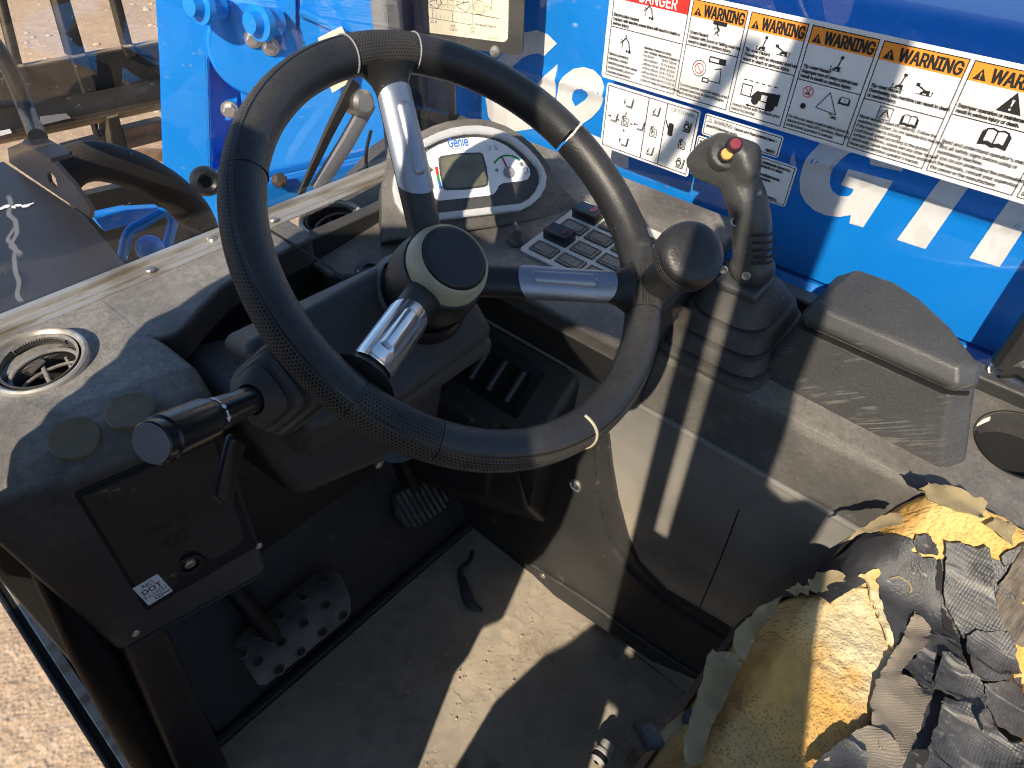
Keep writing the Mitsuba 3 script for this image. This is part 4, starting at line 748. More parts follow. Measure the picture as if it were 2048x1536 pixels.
def truck(cx, cy, s, up):   # a small machine with its boom raised or lowered
    g = [Point(cx - .35 * s, cy + .12 * s).buffer(.15 * s, 8), Point(cx + .42 * s, cy + .12 * s).buffer(.17 * s, 8), Polygon([(cx - .5 * s, cy + .2 * s), (cx + .55 * s, cy + .15 * s), (cx + .6 * s, cy + .55 * s), (cx - .1 * s, cy + .5 * s)])]
    tip = (cx + .45 * s, cy + 1.9 * s) if up else (cx - 1.1 * s, cy + .95 * s)
    g += [stroke([(cx + .1 * s, cy + .4 * s), tip], .13 * s), rect(tip[0] - .22 * s, tip[1] - .12 * s, tip[0] + .22 * s, tip[1] + .24 * s)]
    g += [stroke([(cx - s, cy - .06 * s), (cx + .9 * s, cy - .06 * s)], .05 * s), arrow(cx - .85 * s if up else cx + .9 * s, cy, cx - .85 * s if up else cx + .9 * s, cy + .55 * s, .05 * s, .2 * s)]
    return unary_union(g)
def book(cx, cy, s, w=.06):
    g = []
    for k_ in range(3):
        o = .13 * s * k_
        pts = [(cx - s - o, cy + .75 * s - o), (cx - s - o, cy - .55 * s - o), (cx - .5 * s, cy - .42 * s - o), (cx, cy - .6 * s - o), (cx + .5 * s, cy - .42 * s - o), (cx + s + o, cy - .55 * s - o), (cx + s + o, cy + .75 * s - o)]
        g.append(stroke(pts, w * s * 1.3))
    g += [stroke([(cx - s, cy + .75 * s), (cx - .5 * s, cy + .88 * s), (cx, cy + .72 * s), (cx + .5 * s, cy + .88 * s), (cx + s, cy + .75 * s)], w * s * 1.3), stroke([(cx, cy + .72 * s), (cx, cy - .6 * s)], w * s)]
    return unary_union(g)
def man(cx, cy, s): return unary_union([Point(cx - .1 * s, cy + 1.35 * s).buffer(.17 * s, 8), stroke([(cx, cy + 1.15 * s), (cx + .3 * s, cy + .5 * s)], .26 * s), stroke([(cx + .3 * s, cy + .5 * s), (cx + .1 * s, cy + .1 * s), (cx + .6 * s, cy - .35 * s)], .13 * s), stroke([(cx + .3 * s, cy + .5 * s), (cx - .15 * s, cy + .15 * s), (cx - .3 * s, cy - .3 * s)], .13 * s), stroke([(cx, cy + 1.1 * s), (cx - .55 * s, cy + .75 * s), (cx - .5 * s, cy + .5 * s)], .10 * s), stroke([(cx, cy + 1.1 * s), (cx + .5 * s, cy + .8 * s), (cx + .6 * s, cy + .45 * s)], .10 * s)])
dec = thing('safety_decal', 'long white safety decal strip of warning panels with orange headers along the window', 'decal')
zb, zt = .7335, .8375
Ys = [.5050, .4025, .3345, .2690, .1995, .1205, .0405, -.06]
obj('sheet', dflat(rect(-Ys[0] - .004, zb - .003, -Ys[-1] + .01, zt + .003, .004), .0), 'white_film', dec, smooth=False)
def lines(x, z, rows, h, step, bold=False, width=None):
    ms = []
    for i, s in enumerate(rows):
        if s:
            for dx_ in (0, .00022, .00042): ms.append(text(s, h * 1.06, at(-x - dx_, z - i * step), DX, DZ, bold, .82, .0007 + dx_))
    return ms
PAN = [
  (.0565, [('Electrocution Hazard', 'Contact with electric power lines will result in death or', 'serious injury.')], ['Before operating', 'machine, contact', 'electric power line owner', 'to disconnect, move or', 'insulate power lines.']),
  (.0575, [('Crush Hazard', 'Contact with boom or falling load can', 'result in death or serious injury.')], ['Do not operate machine unless area', 'around machine is clear of people', 'and obstructions.']),
  (.0540, [('Tip-over Hazard', 'Traveling with an elevated load can', 'result in death or serious injury.')], ['Always travel with the boom at or', 'below horizontal.']),
  (.0520, [('Tip-over Hazard', 'Improper use of sway control can', 'result in death or serious injury.')], ['Do not use sway control when boom is', 'above horizontal (0\u00b0) position. Read and', "understand operator's manual."]),
  (.0500, [('Tip-over Hazard', 'Overturning this machine can result in death', 'or serious injury.')], ['Never exceed rated lift capacity. Follow the', 'machine load chart. Do not operate this machine', 'if the load chart is missing.', 'Limit travel speed according to the ground', 'surface conditions, slopes and any other factors', 'which may cause machine to become unstable.', "Read and understand operator's manual."]),
  (.0560, [('Improper operation or maintenance can', 'result in serious injury or death.')], ["Read and understand operator's manual", 'and all safety signs before using or', 'maintaining machine.', 'If you do not understand the information', 'in the manuals, consult your supervisor,', 'the owner or the manufacturer.']),
  (.0500, [('',)], ['Always', 'Keep a', 'at all tim'])]
for i, (mid, up_, low) in enumerate(PAN):
    x0, x1 = -Ys[i] + .0022, -Ys[i + 1] - .0012; w = x1 - x0
    lab = ['red headed electrocution panel', 'crush hazard panel', 'tip-over panel about an elevated load', 'tip-over panel about sway control', 'tip-over panel about overturning', 'panel with a big warning triangle and manual', 'last panel cut by the picture edge'][i]
    pk = obj('panel', dflat(boxline(x0, zb + .0012, x1, zt - .0012, .0009).union(rect(x0, zb + mid - .00045, x1, zb + mid + .00045)), .0005), 'ink', dec, smooth=False, label=lab)
    obj('header', dflat(rect(x0 + .0006, zt - .0178, x1 - .0006, zt - .0018), .0003), 'red_ink' if i == 0 else 'orange_ink', pk, smooth=False)
    hd = []
    if i == 0: hd.append(text_w('DANGER', .0115, at(-(x0 + .034), zt - .0155), DX, DZ, .050, True, .0008))
    else:
        tw_ = min(.0130, w * .17); hd.append(dflat(warn_tri(x0 + tw_ * .72, zt - .0160, tw_ * .42).difference(bang(x0 + tw_ * .72, zt - .0160, tw_ * .42)), .0006))
        for dx_ in (0, .0004, .0008): hd.append(text_w('WARNING', .0110, at(-(x0 + tw_ * 1.3 + dx_), zt - .0155), DX, DZ, w - tw_ * 1.55 if i < 6 else .055, True, .0008 + dx_ * .2))
    obj('heading', cat(hd), 'white_ink' if i == 0 else 'ink', pk, smooth=False, kind='stuff')
    tx_ = []
    big = up_[0]; n_ = len(big)
    lh = .0047
    if big[0]: tx_ += lines(x0 + .0022, zb + mid + .0022 + lh * (n_ - 1) + .0004, big, .0030, lh, True)
    st_ = {0: .0052, 1: .0046, 2: .0046, 3: .0045, 4: .0046, 5: .0051, 6: .0062}[i]
    tx_ += lines(x0 + .0022, zb + .0045 + st_ * (len(low) - 1), low, .0030 if i < 5 else .0034 if i == 5 else .0044, st_)
    if i == 0:
        tx_ += lines(x0 + .050, zb + .0420, ['Maintain clearance listed.', 'Line Voltage  Required Clearance'], .0026, .0042)
        for j, (a_, b_) in enumerate((('0 to 50 kV', '10 ft / 3.05 m'), ('>50 to 200 kV', '15 ft / 4.60 m'), ('>200 to 350 kV', '20 ft / 6.10 m'), ('>350 to 500 kV', '25 ft / 7.62 m'), ('>500 to 750 kV', '35 ft / 10.67 m'), ('>750 to 1000 kV', '45 ft / 13.72 m'), ('>1000 kV', "Refer to Operator's Manual"))):
            tx_ += lines(x0 + .050, zb + .0335 - .0046 * j, [a_], .0026, .004); tx_ += lines(x0 + (.075 if j < 6 else .066), zb + .0335 - .0046 * j, [b_], .0026, .004)
    obj('lettering', cat(tx_), 'ink', pk, smooth=False, kind='stuff')
    pg, ug = [], zb + mid + .0165
    cx = (x0 + x1) / 2
    def crane(cx, cy, s): return unary_union([stroke([(cx - .9 * s, cy + .1 * s), (cx - .5 * s, cy + .35 * s), (cx - .75 * s, cy + .6 * s)], .09 * s), stroke([(cx - .5 * s, cy + .35 * s), (cx - .5 * s, cy - .5 * s)], .07 * s), stroke([(cx - .5 * s, cy + .35 * s), (cx - .05 * s, cy + .9 * s), (cx + .45 * s, cy + .45 * s), (cx + .75 * s, cy - .55 * s)], .12 * s), Point(cx + .75 * s, cy - .7 * s).buffer(.2 * s, 8), Point(cx + .3 * s, cy - .7 * s).buffer(.15 * s, 8), arrow(cx - .05 * s, cy + .8 * s, cx - .05 * s, cy + 1.25 * s, .06 * s, .2 * s)])
    if i == 0: pg += [crane(cx, ug + .0068, .0075), crane(x0 + .024, zb + .040, .0090)]
    if i == 1: pg += [rect(cx - .004, ug + .0095, cx + .012, ug + .0132), man(cx + .002, ug + .0010, .0058), stroke([(cx + .004, zb + .027), (cx + .018, zb + .027), (cx + .016, zb + .042), (cx + .009, zb + .040)], .0006), rect(cx - .004, zb + .024, cx + .004, zb + .029).difference(rect(cx - .003, zb + .025, cx + .003, zb + .028)), rect(cx + .000, zb + .046, cx + .020, zb + .052).difference(rect(cx + .001, zb + .047, cx + .012, zb + .051)), ring2((cx - .010, zb + .037), .0085, .0005)]
    if i in (2, 4): pg += [truck(cx - .011, ug - .0005, .0064, True), truck(cx + .013, ug - .0005, .0072, False)]
    if i == 3: pg += [truck(cx + .002, ug - .0005, .0064, True), book(cx + .020, zb + .0425, .0042), stroke([(cx - .006, zb + .030), (cx + .004, zb + .047), (cx + .016, zb + .028)], .0005), stroke([(cx - .006, zb + .030), (cx + .016, zb + .028)], .0005), truck(cx + .014, zb + .024, .0035, False), truck(cx - .018, zb + .040, .0028, True), Point(cx - .019, zb + .028).buffer(.0028, 8)]
    if i == 2: pg += [rect(cx - .022, zb + .022, cx - .010, zb + .034).difference(rect(cx - .0213, zb + .0227, cx - .0107, zb + .0333)), Polygon([(cx - .010, zb + .022), (cx - .004, zb + .030), (cx + .022, zb + .032), (cx + .022, zb + .020), (cx + .014, zb + .020)]).difference(rect(cx + .002, zb + .0215, cx + .009, zb + .028)), Point(cx - .004, zb + .020).buffer(.0042, 10), Point(cx + .014, zb + .018).buffer(.0050, 10), arrow(cx, zb + .0135, cx - .013, zb + .0135, .0008, .003), arrow(cx, zb + .0135, cx + .013, zb + .0135, .0008, .003)] + [rect(cx - .022 + .007 * q, zb + .038, cx - .018 + .007 * q, zb + .0387) for q in range(6)]
    if i == 4: pg += [book(cx + .010, zb + .0405, .0060, .08), boxline(cx - .020, zb + .0355, cx - .007, zb + .0475, .0005), stroke([(cx - .017, zb + .037), (cx - .013, zb + .045), (cx - .009, zb + .038)], .0009)] + [stroke([(cx - .0185, zb + .038 + .002 * q), (cx - .012, zb + .038 + .002 * q)], .0003) for q in range(4)]
    if i == 5: pg += [warn_tri(cx + .004, ug - .0042, .0098).difference(bang(cx + .004, ug - .0042, .0098)), book(cx + .004, zb + .0450, .0090, .10)]
    if pg: obj('pictogram', dflat(unary_union(pg).buffer(.00015), .0008), 'ink', pk, smooth=False, kind='stuff')
    if i in (1, 3):
        c = (cx - .010, zb + .037) if i == 1 else (cx - .018, zb + .0425)
        obj('ban_mark', dflat(unary_union([ring2(c, .0056, .0008), stroke([(c[0] - .0036, c[1] + .0036), (c[0] + .0036, c[1] - .0036)], .0008)]), .0012), 'red_ink', pk, smooth=False)
# control decal below
cd = thing('control_decal', 'white decal with lever movement diagrams and the word OPTIONAL, below the electrocution panel', 'decal')
q = [A(p) for p in [(0.7484, 0.4985, 0.73), (0.7484, 0.364, 0.7354), (0.7484, 0.3664, 0.6461), (0.7484, 0.4995, 0.6467)]]
y0, y1 = -(q[0][1] + q[3][1]) / 2, -(q[1][1] + q[2][1]) / 2; z0, z1 = .6445, .7265
obj('sheet', dflat(rect(y0, z0, y1, z1, .004), .0), 'white_film', cd, smooth=False)
w = y1 - y0
g = [boxline(y0 + .003, z0 + .003, y1 - .003, z1 - .003, .0005), rect(y0 + w * .47, z0 + .004, y0 + w * .475, z1 - .004), rect(y0 + w * .665, z0 + .004, y0 + w * .67, z1 - .004)]
def elbow(cx, cy, s): return [stroke([(cx - s, cy - s), (cx + s * .6, cy - s), (cx + s * .9, cy + s)], .0006), stroke([(cx - s * .9, cy - .75 * s), (cx + s * .42, cy - .75 * s), (cx + s * .65, cy + s)], .0005)]
def lever(cx, cy, s): return [boxline(cx - s, cy - s, cx + s, cy + s, .0006), ring2((cx, cy - .1 * s), .55 * s, .0005), stroke([(cx - .2 * s, cy), (cx - .8 * s, cy + 1.3 * s), (cx + .1 * s, cy + 1.5 * s)], .0011)]
def lock(cx, cy, s): return [ring2((cx, cy), .8 * s, .0012), ring2((cx, cy + .9 * s), .5 * s, .0008)]
for (fx, fz, ax_, az) in ((.25, .80, 0, -1), (.10, .52, 1, 0), (.40, .52, -1, 0), (.25, .20, 0, 1)):
    cx, cz = y0 + w * fx, z0 + (z1 - z0) * fz; g += elbow(cx + .004, cz, .0055); g += [arrow(cx - .004 - ax_ * .003, cz - az * .003, cx - .004 + ax_ * .003, cz + az * .003, .0007, .0025)]
cx, cz = y0 + w * .25, z0 + (z1 - z0) * .50; g += lever(cx, cz, .0050)
for ax_, az in ((0, 1), (0, -1), (1, 0), (-1, 0)): g.append(arrow(cx + ax_ * .008, cz + az * .0085, cx + ax_ * .0115, cz + az * .0125, .0005, .002))
for fz in (.80, .20): g += elbow(y0 + w * .57, z0 + (z1 - z0) * fz, .0055); g.append(arrow(y0 + w * .555, z0 + (z1 - z0) * fz + .003, y0 + w * .535, z0 + (z1 - z0) * fz - .003, .0007, .0025))
g += lever(y0 + w * .57, z0 + (z1 - z0) * .48, .0050)
g += lever(y0 + w * .88, z0 + (z1 - z0) * .44, .0045); g += lock(y0 + w * .89, z0 + (z1 - z0) * .72, .0045); g += lock(y0 + w * .88, z0 + (z1 - z0) * .17, .0045)
for fz in (.72, .17): g += elbow(y0 + w * .90, z0 + (z1 - z0) * fz, .0060)
g.append(rect(y0 + w * .715, z0 + (z1 - z0) * .52, y0 + w * .765, z0 + (z1 - z0) * .70, .002)); g.append(stroke([(y0 + w * .72, z0 + (z1 - z0) * .60), (y0 + w * .68, z0 + (z1 - z0) * .72)], .0014))
obj('diagram', dflat(unary_union(g).buffer(.00022), .0005), 'ink', cd, smooth=False, kind='stuff')
obj('lettering', cat(text_w('OPTIONAL', .0042, at(-(y0 + w * .71), z1 - .0105), DX, DZ, w * .25, False, .0007), *[text(s_, .0022, at(-(y0 + w * a_), z0 + (z1 - z0) * b_), DX, DZ, False, 1, .0007) for s_, a_, b_ in (('1', .51, .90), ('2', .50, .63), ('3', .50, .33), ('1', .78, .87), ('2', .78, .63), ('3', .76, .30))], text('GS-4772-1260', .0014, at(-(y0 + .004), z0 + .0045), DX, DZ, False, 1, .0007)), 'ink', cd, smooth=False, kind='stuff')
# two small notices right of it
def notice(y0, y1, z0, z1, rows, label, h, tri):
    k = thing('notice_decal', label, 'decal')
    obj('sheet', dflat(rect(y0, z0, y1, z1, .003), .0), 'white_film', k, smooth=False)
    g = [boxline(y0 + .0016, z0 + .0016, y1 - .0016, z1 - .0016, .0008)]; t = []
    if tri: g += [warn_tri(y0 + .0078, z1 - .0088, .0036).difference(warn_tri(y0 + .0078, z1 - .0082, .0027)), bang(y0 + .0078, z1 - .0085, .0030)]; t.append(text_w('WARNING', .0040, at(-(y0 + .0125), z1 - .0084), DX, DZ, .0235, True, .0007))
    for x_, z_, s_, wd in rows:
        for dx_ in (0, .0002, .0004): t.append(text_w(s_, h, at(-(y0 + x_ + dx_), z1 - z_), DX, DZ, wd, True, .0007 + dx_))
    obj('border', dflat(unary_union(g), .0005), 'ink', k, smooth=False); obj('lettering', cat(t), 'ink', k, smooth=False, kind='stuff')
ny = [-A(p)[1] for p in [(0.7484, 0.3584, 0.7175), (0.7484, 0.2639, 0.7228), (0.7484, 0.3643, 0.686), (0.7484, 0.2379, 0.69)]]
notice(ny[0] - .001, ny[1] + .001, .7010, .7255, [(.0385, .0084, 'Cancer and Reproductive Harm -', .052), (.004, .0142, 'www.P65Warnings.ca.gov', .040), (.080, .0205, '1288825 D', .011)], 'narrow white notice reading WARNING Cancer and Reproductive Harm', .0031, True)
notice(ny[2] + .001, ny[3] - .001, .6505, .6985, [(.004, .0075, 'Breathing diesel engine exhaust exposes you to chemicals known to', .114), (.004, .0118, 'the State of California to cause cancer and birth defects or other', .106), (.004, .0161, 'reproductive harm.', .034), (.004, .0212, '\u2022 Always start and operate the engine in a well-ventilated area.', .106), (.004, .0257, '\u2022 If in an enclosed area, vent the exhaust to the outside.', .096), (.004, .0302, '\u2022 Do not modify or tamper with the exhaust system.', .086), (.004, .0347, '\u2022 Do not idle the engine except as necessary.', .078), (.004, .0400, 'www.P65Warnings.ca.gov/diesel.', .080), (.100, .0445, '1288826 A', .013)], 'larger white notice half hidden behind the joystick, about diesel exhaust', .0031, False)

# corner pillar, load chart on its bracket
ch = thing('load_chart', 'cream load chart on a black bracket plate with a round bolt, above the steering wheel', 'chart')
CHn = nrm((-.92, -.39, 0)); CHx = np.cross((0, 0, 1), CHn); CHz = A((0, 0, 1)); ca = A(A((0.735, 0.6283, 0.7317)))
def chp(qs):   # points of the plate's plane
    return [tuple(((A(EYE) + (A(q) - A(EYE)) * (((ca - A(EYE)) @ CHn) / ((A(q) - A(EYE)) @ CHn))) - ca) @ np.array([CHx, CHz]).T) for q in qs]
CW = chp([(0.7, 0.8587, 0.7248), (0.7, 0.5988, 0.8086), (0.7, 0.8206, 0.7335), (0.7, 0.6232, 0.7555), (0.7, 0.6213, 0.8047), (0.7, 0.8203, 0.7707), (0.7, 0.6456, 0.7407)])
x0 = CW[0][0]; xr = .0
pl_ = extr(rect(x0, .0, xr, .26, .008), .004); pl_.apply_transform(mat(ca - CHn * .004, CHx, CHz, CHn)); obj('bracket', pl_, 'fork_rust' if 0 else 'dash_plastic', ch)
xa, xb_, zl = CW[2][0], CW[3][0], (CW[2][1] + CW[3][1]) / 2
obj('sheet', flat(rect(xa, zl, xb_, .245, .008), ca, CHx, CHz, .0006), 'cream_film', ch, smooth=False)
# scale of the print: metres per zoomed pixel of the photo
k_ = (xb_ - xa) / (1390 - 285)
def cp(u, v): return (xa + (u - 285) * k_, zl + (465 - v) * k_)
g = [stroke([cp(380, -600), cp(380, 320), cp(1025, 345)], .0006), stroke([cp(1040, -600), cp(1025, 345)], .0005), stroke([cp(380, 228), cp(1040, 246)], .0005), stroke([cp(600, 235), cp(600, 330)], .0005), stroke([cp(812, 235), cp(812, 338)], .0005), stroke([cp(1040, 246), cp(1295, 258)], .0009)]
g += [stroke([cp(385, t), cp(415, t)], .0005) for t in (30, 80, 128, 180, 275)] + [stroke([cp(t, 318), cp(t, 292)], .0005) for t in (420, 465, 510, 552, 640, 682, 725, 768, 852, 895, 938, 980)]
g += [ring2(cp(1093, 183), 62 * k_, .0007), ring2(cp(1093, 183), 42 * k_, .0005), ring2(cp(1093, 183), 12 * k_, .0005), stroke([cp(1140, 120), cp(1150, 80), cp(1190, 20), cp(1220, 15)], .0008), stroke([cp(1160, 165), cp(1218, 170), cp(1215, 190)], .0007), stroke([cp(1210, 205), cp(1228, 0)], .0005)]
g += [stroke([cp(550, 193), cp(680, 140), cp(705, 180), cp(650, 240), cp(550, 193)], .0007), ring2(cp(672, 178), 26 * k_, .0005), stroke([cp(850, 188), cp(985, 140), cp(1008, 180), cp(960, 240), cp(850, 188)], .0007), stroke([cp(700, 145), cp(985, 155)], .0004), stroke([cp(700, 190), cp(850, 190)], .0004)]
g += [stroke([cp(a_, -600), cp(a_, 60), cp(b_, 180)], .0005) for a_, b_ in ((605, 630), (640, 650), (760, 770), (812, 830), (875, 870), (920, 935))] + [stroke([cp(760, 20), cp(925, 65)], .0005)]
obj('diagram', flat(unary_union(g), ca, CHx, CHz, .0010), 'ink', ch, smooth=False, kind='stuff')
def ct(s, u, v, hh, rot=False): 
    q_ = cp(u, v); o_ = ca + CHx * q_[0] + CHz * q_[1]
    return text(s, hh * k_, o_, CHz if rot else CHx, -CHx if rot else CHz, False, 1, .0012)
obj('lettering', cat(ct('Forward reach', 1045, 345, 24), ct('12 ft', 570, 372, 24), ct('6 ft', 790, 385, 24), ct('0 ft', 992, 385, 24), ct('1.8 m', 778, 418, 24), ct('0 m', 992, 418, 24), ct('0 ft', 325, 215, 24), ct('0 m', 322, 250, 24), ct('10 ft', 315, 8, 24), ct('1700 lb', 680, 130, 24, True), ct('2000 lb', 742, 112, 24, True), ct('DS.1019.0607', 1185, 445, 12), *[ct(s_, u_, 220, 18) for s_, u_ in (('D', 705), ('C', 762), ('B', 825), ('A', 885), ('E', 585))]), 'ink', ch, smooth=False, kind='stuff')
bo_ = ca + CHx * (CW[6][0]) + CHz * CW[6][1]
screw(bo_, CHn, .0075, 'bolt_steel', ch, name='bolt', cross=False)
obj('hanger', box((.70, .745, .85), (.725, .76, 1.1), .003), 'black_satin', ch)
# corner pillar with its grey trim, hinge and cable
pil = thing('corner_pillar', 'grey front corner pillar of the cab behind the load chart', 'pillar')
tr = [(0.6247, 0.75, 0.7008), (0.6577, 0.75, 0.6832), (0.6793, 0.75, 0.6677), (0.6836, 0.75, 0.6455), (0.6752, 0.75, 0.6134), (0.6113, 0.75, 0.5815), (0.6148, 0.75, 0.653)]
obj('trim', slab([(.60, .735, .58), (.66, .775, .58), (.66, .775, 1.35), (.60, .735, 1.35)], nrm((.55, -.83, 0)), .02, .004), 'grey_cap', pil)
obj('post', box((.665, .750, .52), (.735, .84, 1.75), .01), 'black_satin', pil)
obj('hinge', cat(lathe([(.012, -.01), (.012, .012), (.007, .016), (0, .016)], A((0.6969, 0.77, 0.6513)), (-.3, -.9, .2), 24), lathe([(.009, -.01), (.009, .012), (.006, .014), (0, .014)], A((0.7232, 0.78, 0.6273)), (-.3, -.9, .2), 24)), 'bolt_steel', pil)
obj('hose', tube(curve([(0.7245, 0.765, 0.6652), (0.698, 0.765, 0.6487), (0.6833, 0.765, 0.627), (0.676, 0.765, 0.599)], 8), .011, 12), 'black_satin', pil, smooth=50)
obj('red_tag', slab([(0.6139, 0.74, 0.7068), (0.6212, 0.74, 0.7007), (0.6211, 0.74, 0.6837), (0.6123, 0.74, 0.6846)], (0, -1, .1), .002), 'red_ink', pil)
k = single('cable_tie', tube(curve([(0.5289, 0.7, 0.6706), (0.5182, 0.7, 0.6478), (0.5153, 0.7, 0.6286), (0.5203, 0.7, 0.6118)], 8), .0022, 8), 'black_gloss', 'thin black cable loop hanging at the windscreen corner', 'cable')
wp_ = thing('windscreen_wiper', 'dark windscreen wiper arm and blade leaning outside the front pane', 'wiper')
obj('blade', tube([(0.5334, 0.728, 0.722), (0.4825, 0.728, 0.6694), (0.4283, 0.728, 0.6081)], [.010, .008, .005], 8, flat=.5, hint=(1, 0, 0)), 'black_steel', wp_)
obj('arm', tube([(0.5549, 0.732, 0.6899), (0.509, 0.732, 0.6475), (0.4548, 0.732, 0.6041)], [.013, .013, .012], 8, flat=.5, hint=(1, 0, 0)), 'grey_cap', wp_)
obj('head', lathe([(.016, -.01), (.016, .012), (.011, .016), (0, .016)], A((0.5347, 0.728, 0.6961)), (0, -1, .2), 24), 'bolt_steel', wp_)
k = single('rubber_grommet', lathe([(.006, .002), (.0065, .008), (.010, .0105), (.0135, .0095), (.0165, .004), (.0165, -.004), (.006, -.008), (.0, -.008)], A((0.3206, 0.74, 0.6598)), (-.3, -1, .25), 32), 'black_satin', 'round black rubber grommet with an open hole on the front pane', 'grommet')

# ------------------------------------------------------------------ torn, taped seat
def sst(a, b, x):
    t = np.clip((x - a) / (b - a), 0, 1); return t * t * (3 - 2 * t)
def front_y(x): return .05 - .050 * sst(.43, .58, x)
def seat_z(x, y): return .452 + .082 * sst(.49, .575, x) - .10 * np.clip((y - front_y(x) + .048) / .05, 0, 2) ** 2 - .05 * sst(.575, .60, x)
seat = thing('seat', 'torn seat cushion showing yellow foam, patched with strips of dark tape', 'seat')
xs = np.linspace(.08, .590, 150); yy = np.concatenate([np.linspace(-.46, .0, 130), .05 * np.sin(np.linspace(.03, 1, 34) * np.pi / 2)])
P = np.stack([*np.meshgrid(xs, yy, indexing='ij')] + [np.zeros((150, 164))], -1)
P[..., 1] += (front_y(P[..., 0]) - .05) * np.clip((P[..., 1] + .14) / .14, 0, 1) ** 2
P[..., 2] = seat_z(P[..., 0], P[..., 1])
P[..., 2] += .010 * (meshkit.fbm(P * 26, 3, 5) - .5) + .004 * (meshkit.fbm(P * 120, 3, 6) - .5)
low = np.repeat(P[:, -1:, :], 8, 1); low[..., 2] = P[:, -1, 2][:, None] - np.linspace(.01, .065, 8); low[..., 1] += .004
P = np.concatenate([P, low], 1)
m = grid(P)
if m.face_normals[:, 2].sum() < 0: m.invert()
obj('foam_cushion', m, 'foam', seat, smooth=True)
# what is left of the cover: the rolled front edge and the skirt below it
i0 = 108
def skin(Q, lift):
    m = grid(Q)
    if (m.face_normals @ A((0, .6, .8))).sum() < 0: m.invert()
    m.vertices = m.vertices + m.vertex_normals * lift; return m
obj('front_cover', skin(P[i0:134, 128:], .004), 'vinyl', seat, smooth=True, label='black vinyl rolled over the front edge of the cushion')
obj('front_skirt', skin(P[:i0 + 2, 154:], .004), 'vinyl', seat, smooth=True)
obj('front_skirt', skin(P[133:, 160:], .004), 'vinyl', seat, smooth=True)
obj('base', box((.12, -.46, .22), (.56, -.02, .36), .02), 'black_satin', seat)
from scipy.spatial import Delaunay
def sheet(pts, lift=.004, thick=.0012, wob=.002, curl=.004, seed=0, jag=.0010, step=.0045, zf=None, freq=55):
    """a torn limp sheet lying on the cushion over the outline pts, its edges ragged and curling"""
    pl = Polygon([(p[0], p[1]) for p in pts]).buffer(0)
    if pl.geom_type != 'Polygon': pl = max(pl.geoms, key=lambda g: g.area)
    bd_ = np.array(pl.exterior.segmentize(.0028).coords)[:-1]
    b3 = np.c_[bd_, np.zeros(len(bd_))]
    bd_ = bd_ + jag * 2 * np.c_[meshkit.fbm(b3 * 260 + seed, 3, seed) - .5, meshkit.fbm(b3 * 260 + 31 + seed, 3, seed + 7) - .5] * 2
    q = Polygon(bd_).buffer(0)
    if q.geom_type != 'Polygon': q = max(q.geoms, key=lambda g: g.area)
    bd_ = np.array(q.exterior.coords)[:-1]
    x0, y0, x1, y1 = q.bounds; gx_, gy_ = np.meshgrid(np.arange(x0, x1, step), np.arange(y0, y1, step)); c = np.c_[gx_.ravel(), gy_.ravel()]
    inside = q.buffer(-step * .45)
    from shapely import contains_xy, distance, points
    c = c[contains_xy(inside, c[:, 0], c[:, 1])]
    v2 = np.vstack([bd_, c]) if len(c) else bd_
    f = Delaunay(v2).simplices; ce_ = v2[f].mean(1); f = f[contains_xy(q, ce_[:, 0], ce_[:, 1])]
    d = distance(points(v2), q.exterior); v3 = np.c_[v2, np.zeros(len(v2))]
    z = (zf or seat_z)(v2[:, 0], v2[:, 1]) + lift + wob * 2 * (meshkit.fbm(v3 * freq + seed, 3, seed) - .5) + curl * np.exp(-d / .005) * np.clip(meshkit.fbm(v3 * 70 + 3 * seed, 2, seed + 3) * 2.2 - .75, -.15, 1.3)
    top_ = np.c_[v2, z]; bot = top_ - [0, 0, thick]; n = len(v2)
    a_, b_, c_ = v2[f[:, 0]], v2[f[:, 1]], v2[f[:, 2]]; cr = (b_ - a_)[:, 0] * (c_ - a_)[:, 1] - (b_ - a_)[:, 1] * (c_ - a_)[:, 0]; f[cr < 0] = f[cr < 0][:, ::-1]
    e = np.vstack([f[:, [0, 1]], f[:, [1, 2]], f[:, [2, 0]]]); es = {tuple(x) for x in e.tolist()}; be = np.array([x for x in es if (x[1], x[0]) not in es])
    w = np.vstack([np.c_[be[:, 1], be[:, 0], be[:, 0] + n], np.c_[be[:, 1], be[:, 0] + n, be[:, 1] + n]])
    return trimesh.Trimesh(np.vstack([top_, bot]), np.vstack([f, f[:, ::-1] + n, w]), process=False)
def piece(name, pts, m, label=None, **k): return obj(name, sheet(pts, **k), m, seat, smooth=40, label=label)
piece('vinyl_cover', [(0.5277, -0.0617, 0.4861), (0.5396, -0.0653, 0.5031), (0.5433, -0.0872, 0.5082), (0.5445, -0.1024, 0.5097), (0.559, -0.1123, 0.5264), (0.4102, -0.1804, 0.4519), (0.297, -0.0557, 0.452), (0.3534, -0.0656, 0.4519), (0.3675, -0.0736, 0.452), (0.389, -0.0697, 0.4519), (0.4272, -0.0656, 0.4518), (0.4452, -0.0678, 0.452), (0.4885, -0.0662, 0.452), (0.4897, -0.0818, 0.452)], 'vinyl', 'old black vinyl under the tape strips', lift=.0035, thick=.002, curl=.0, seed=40, wob=.001, freq=30)
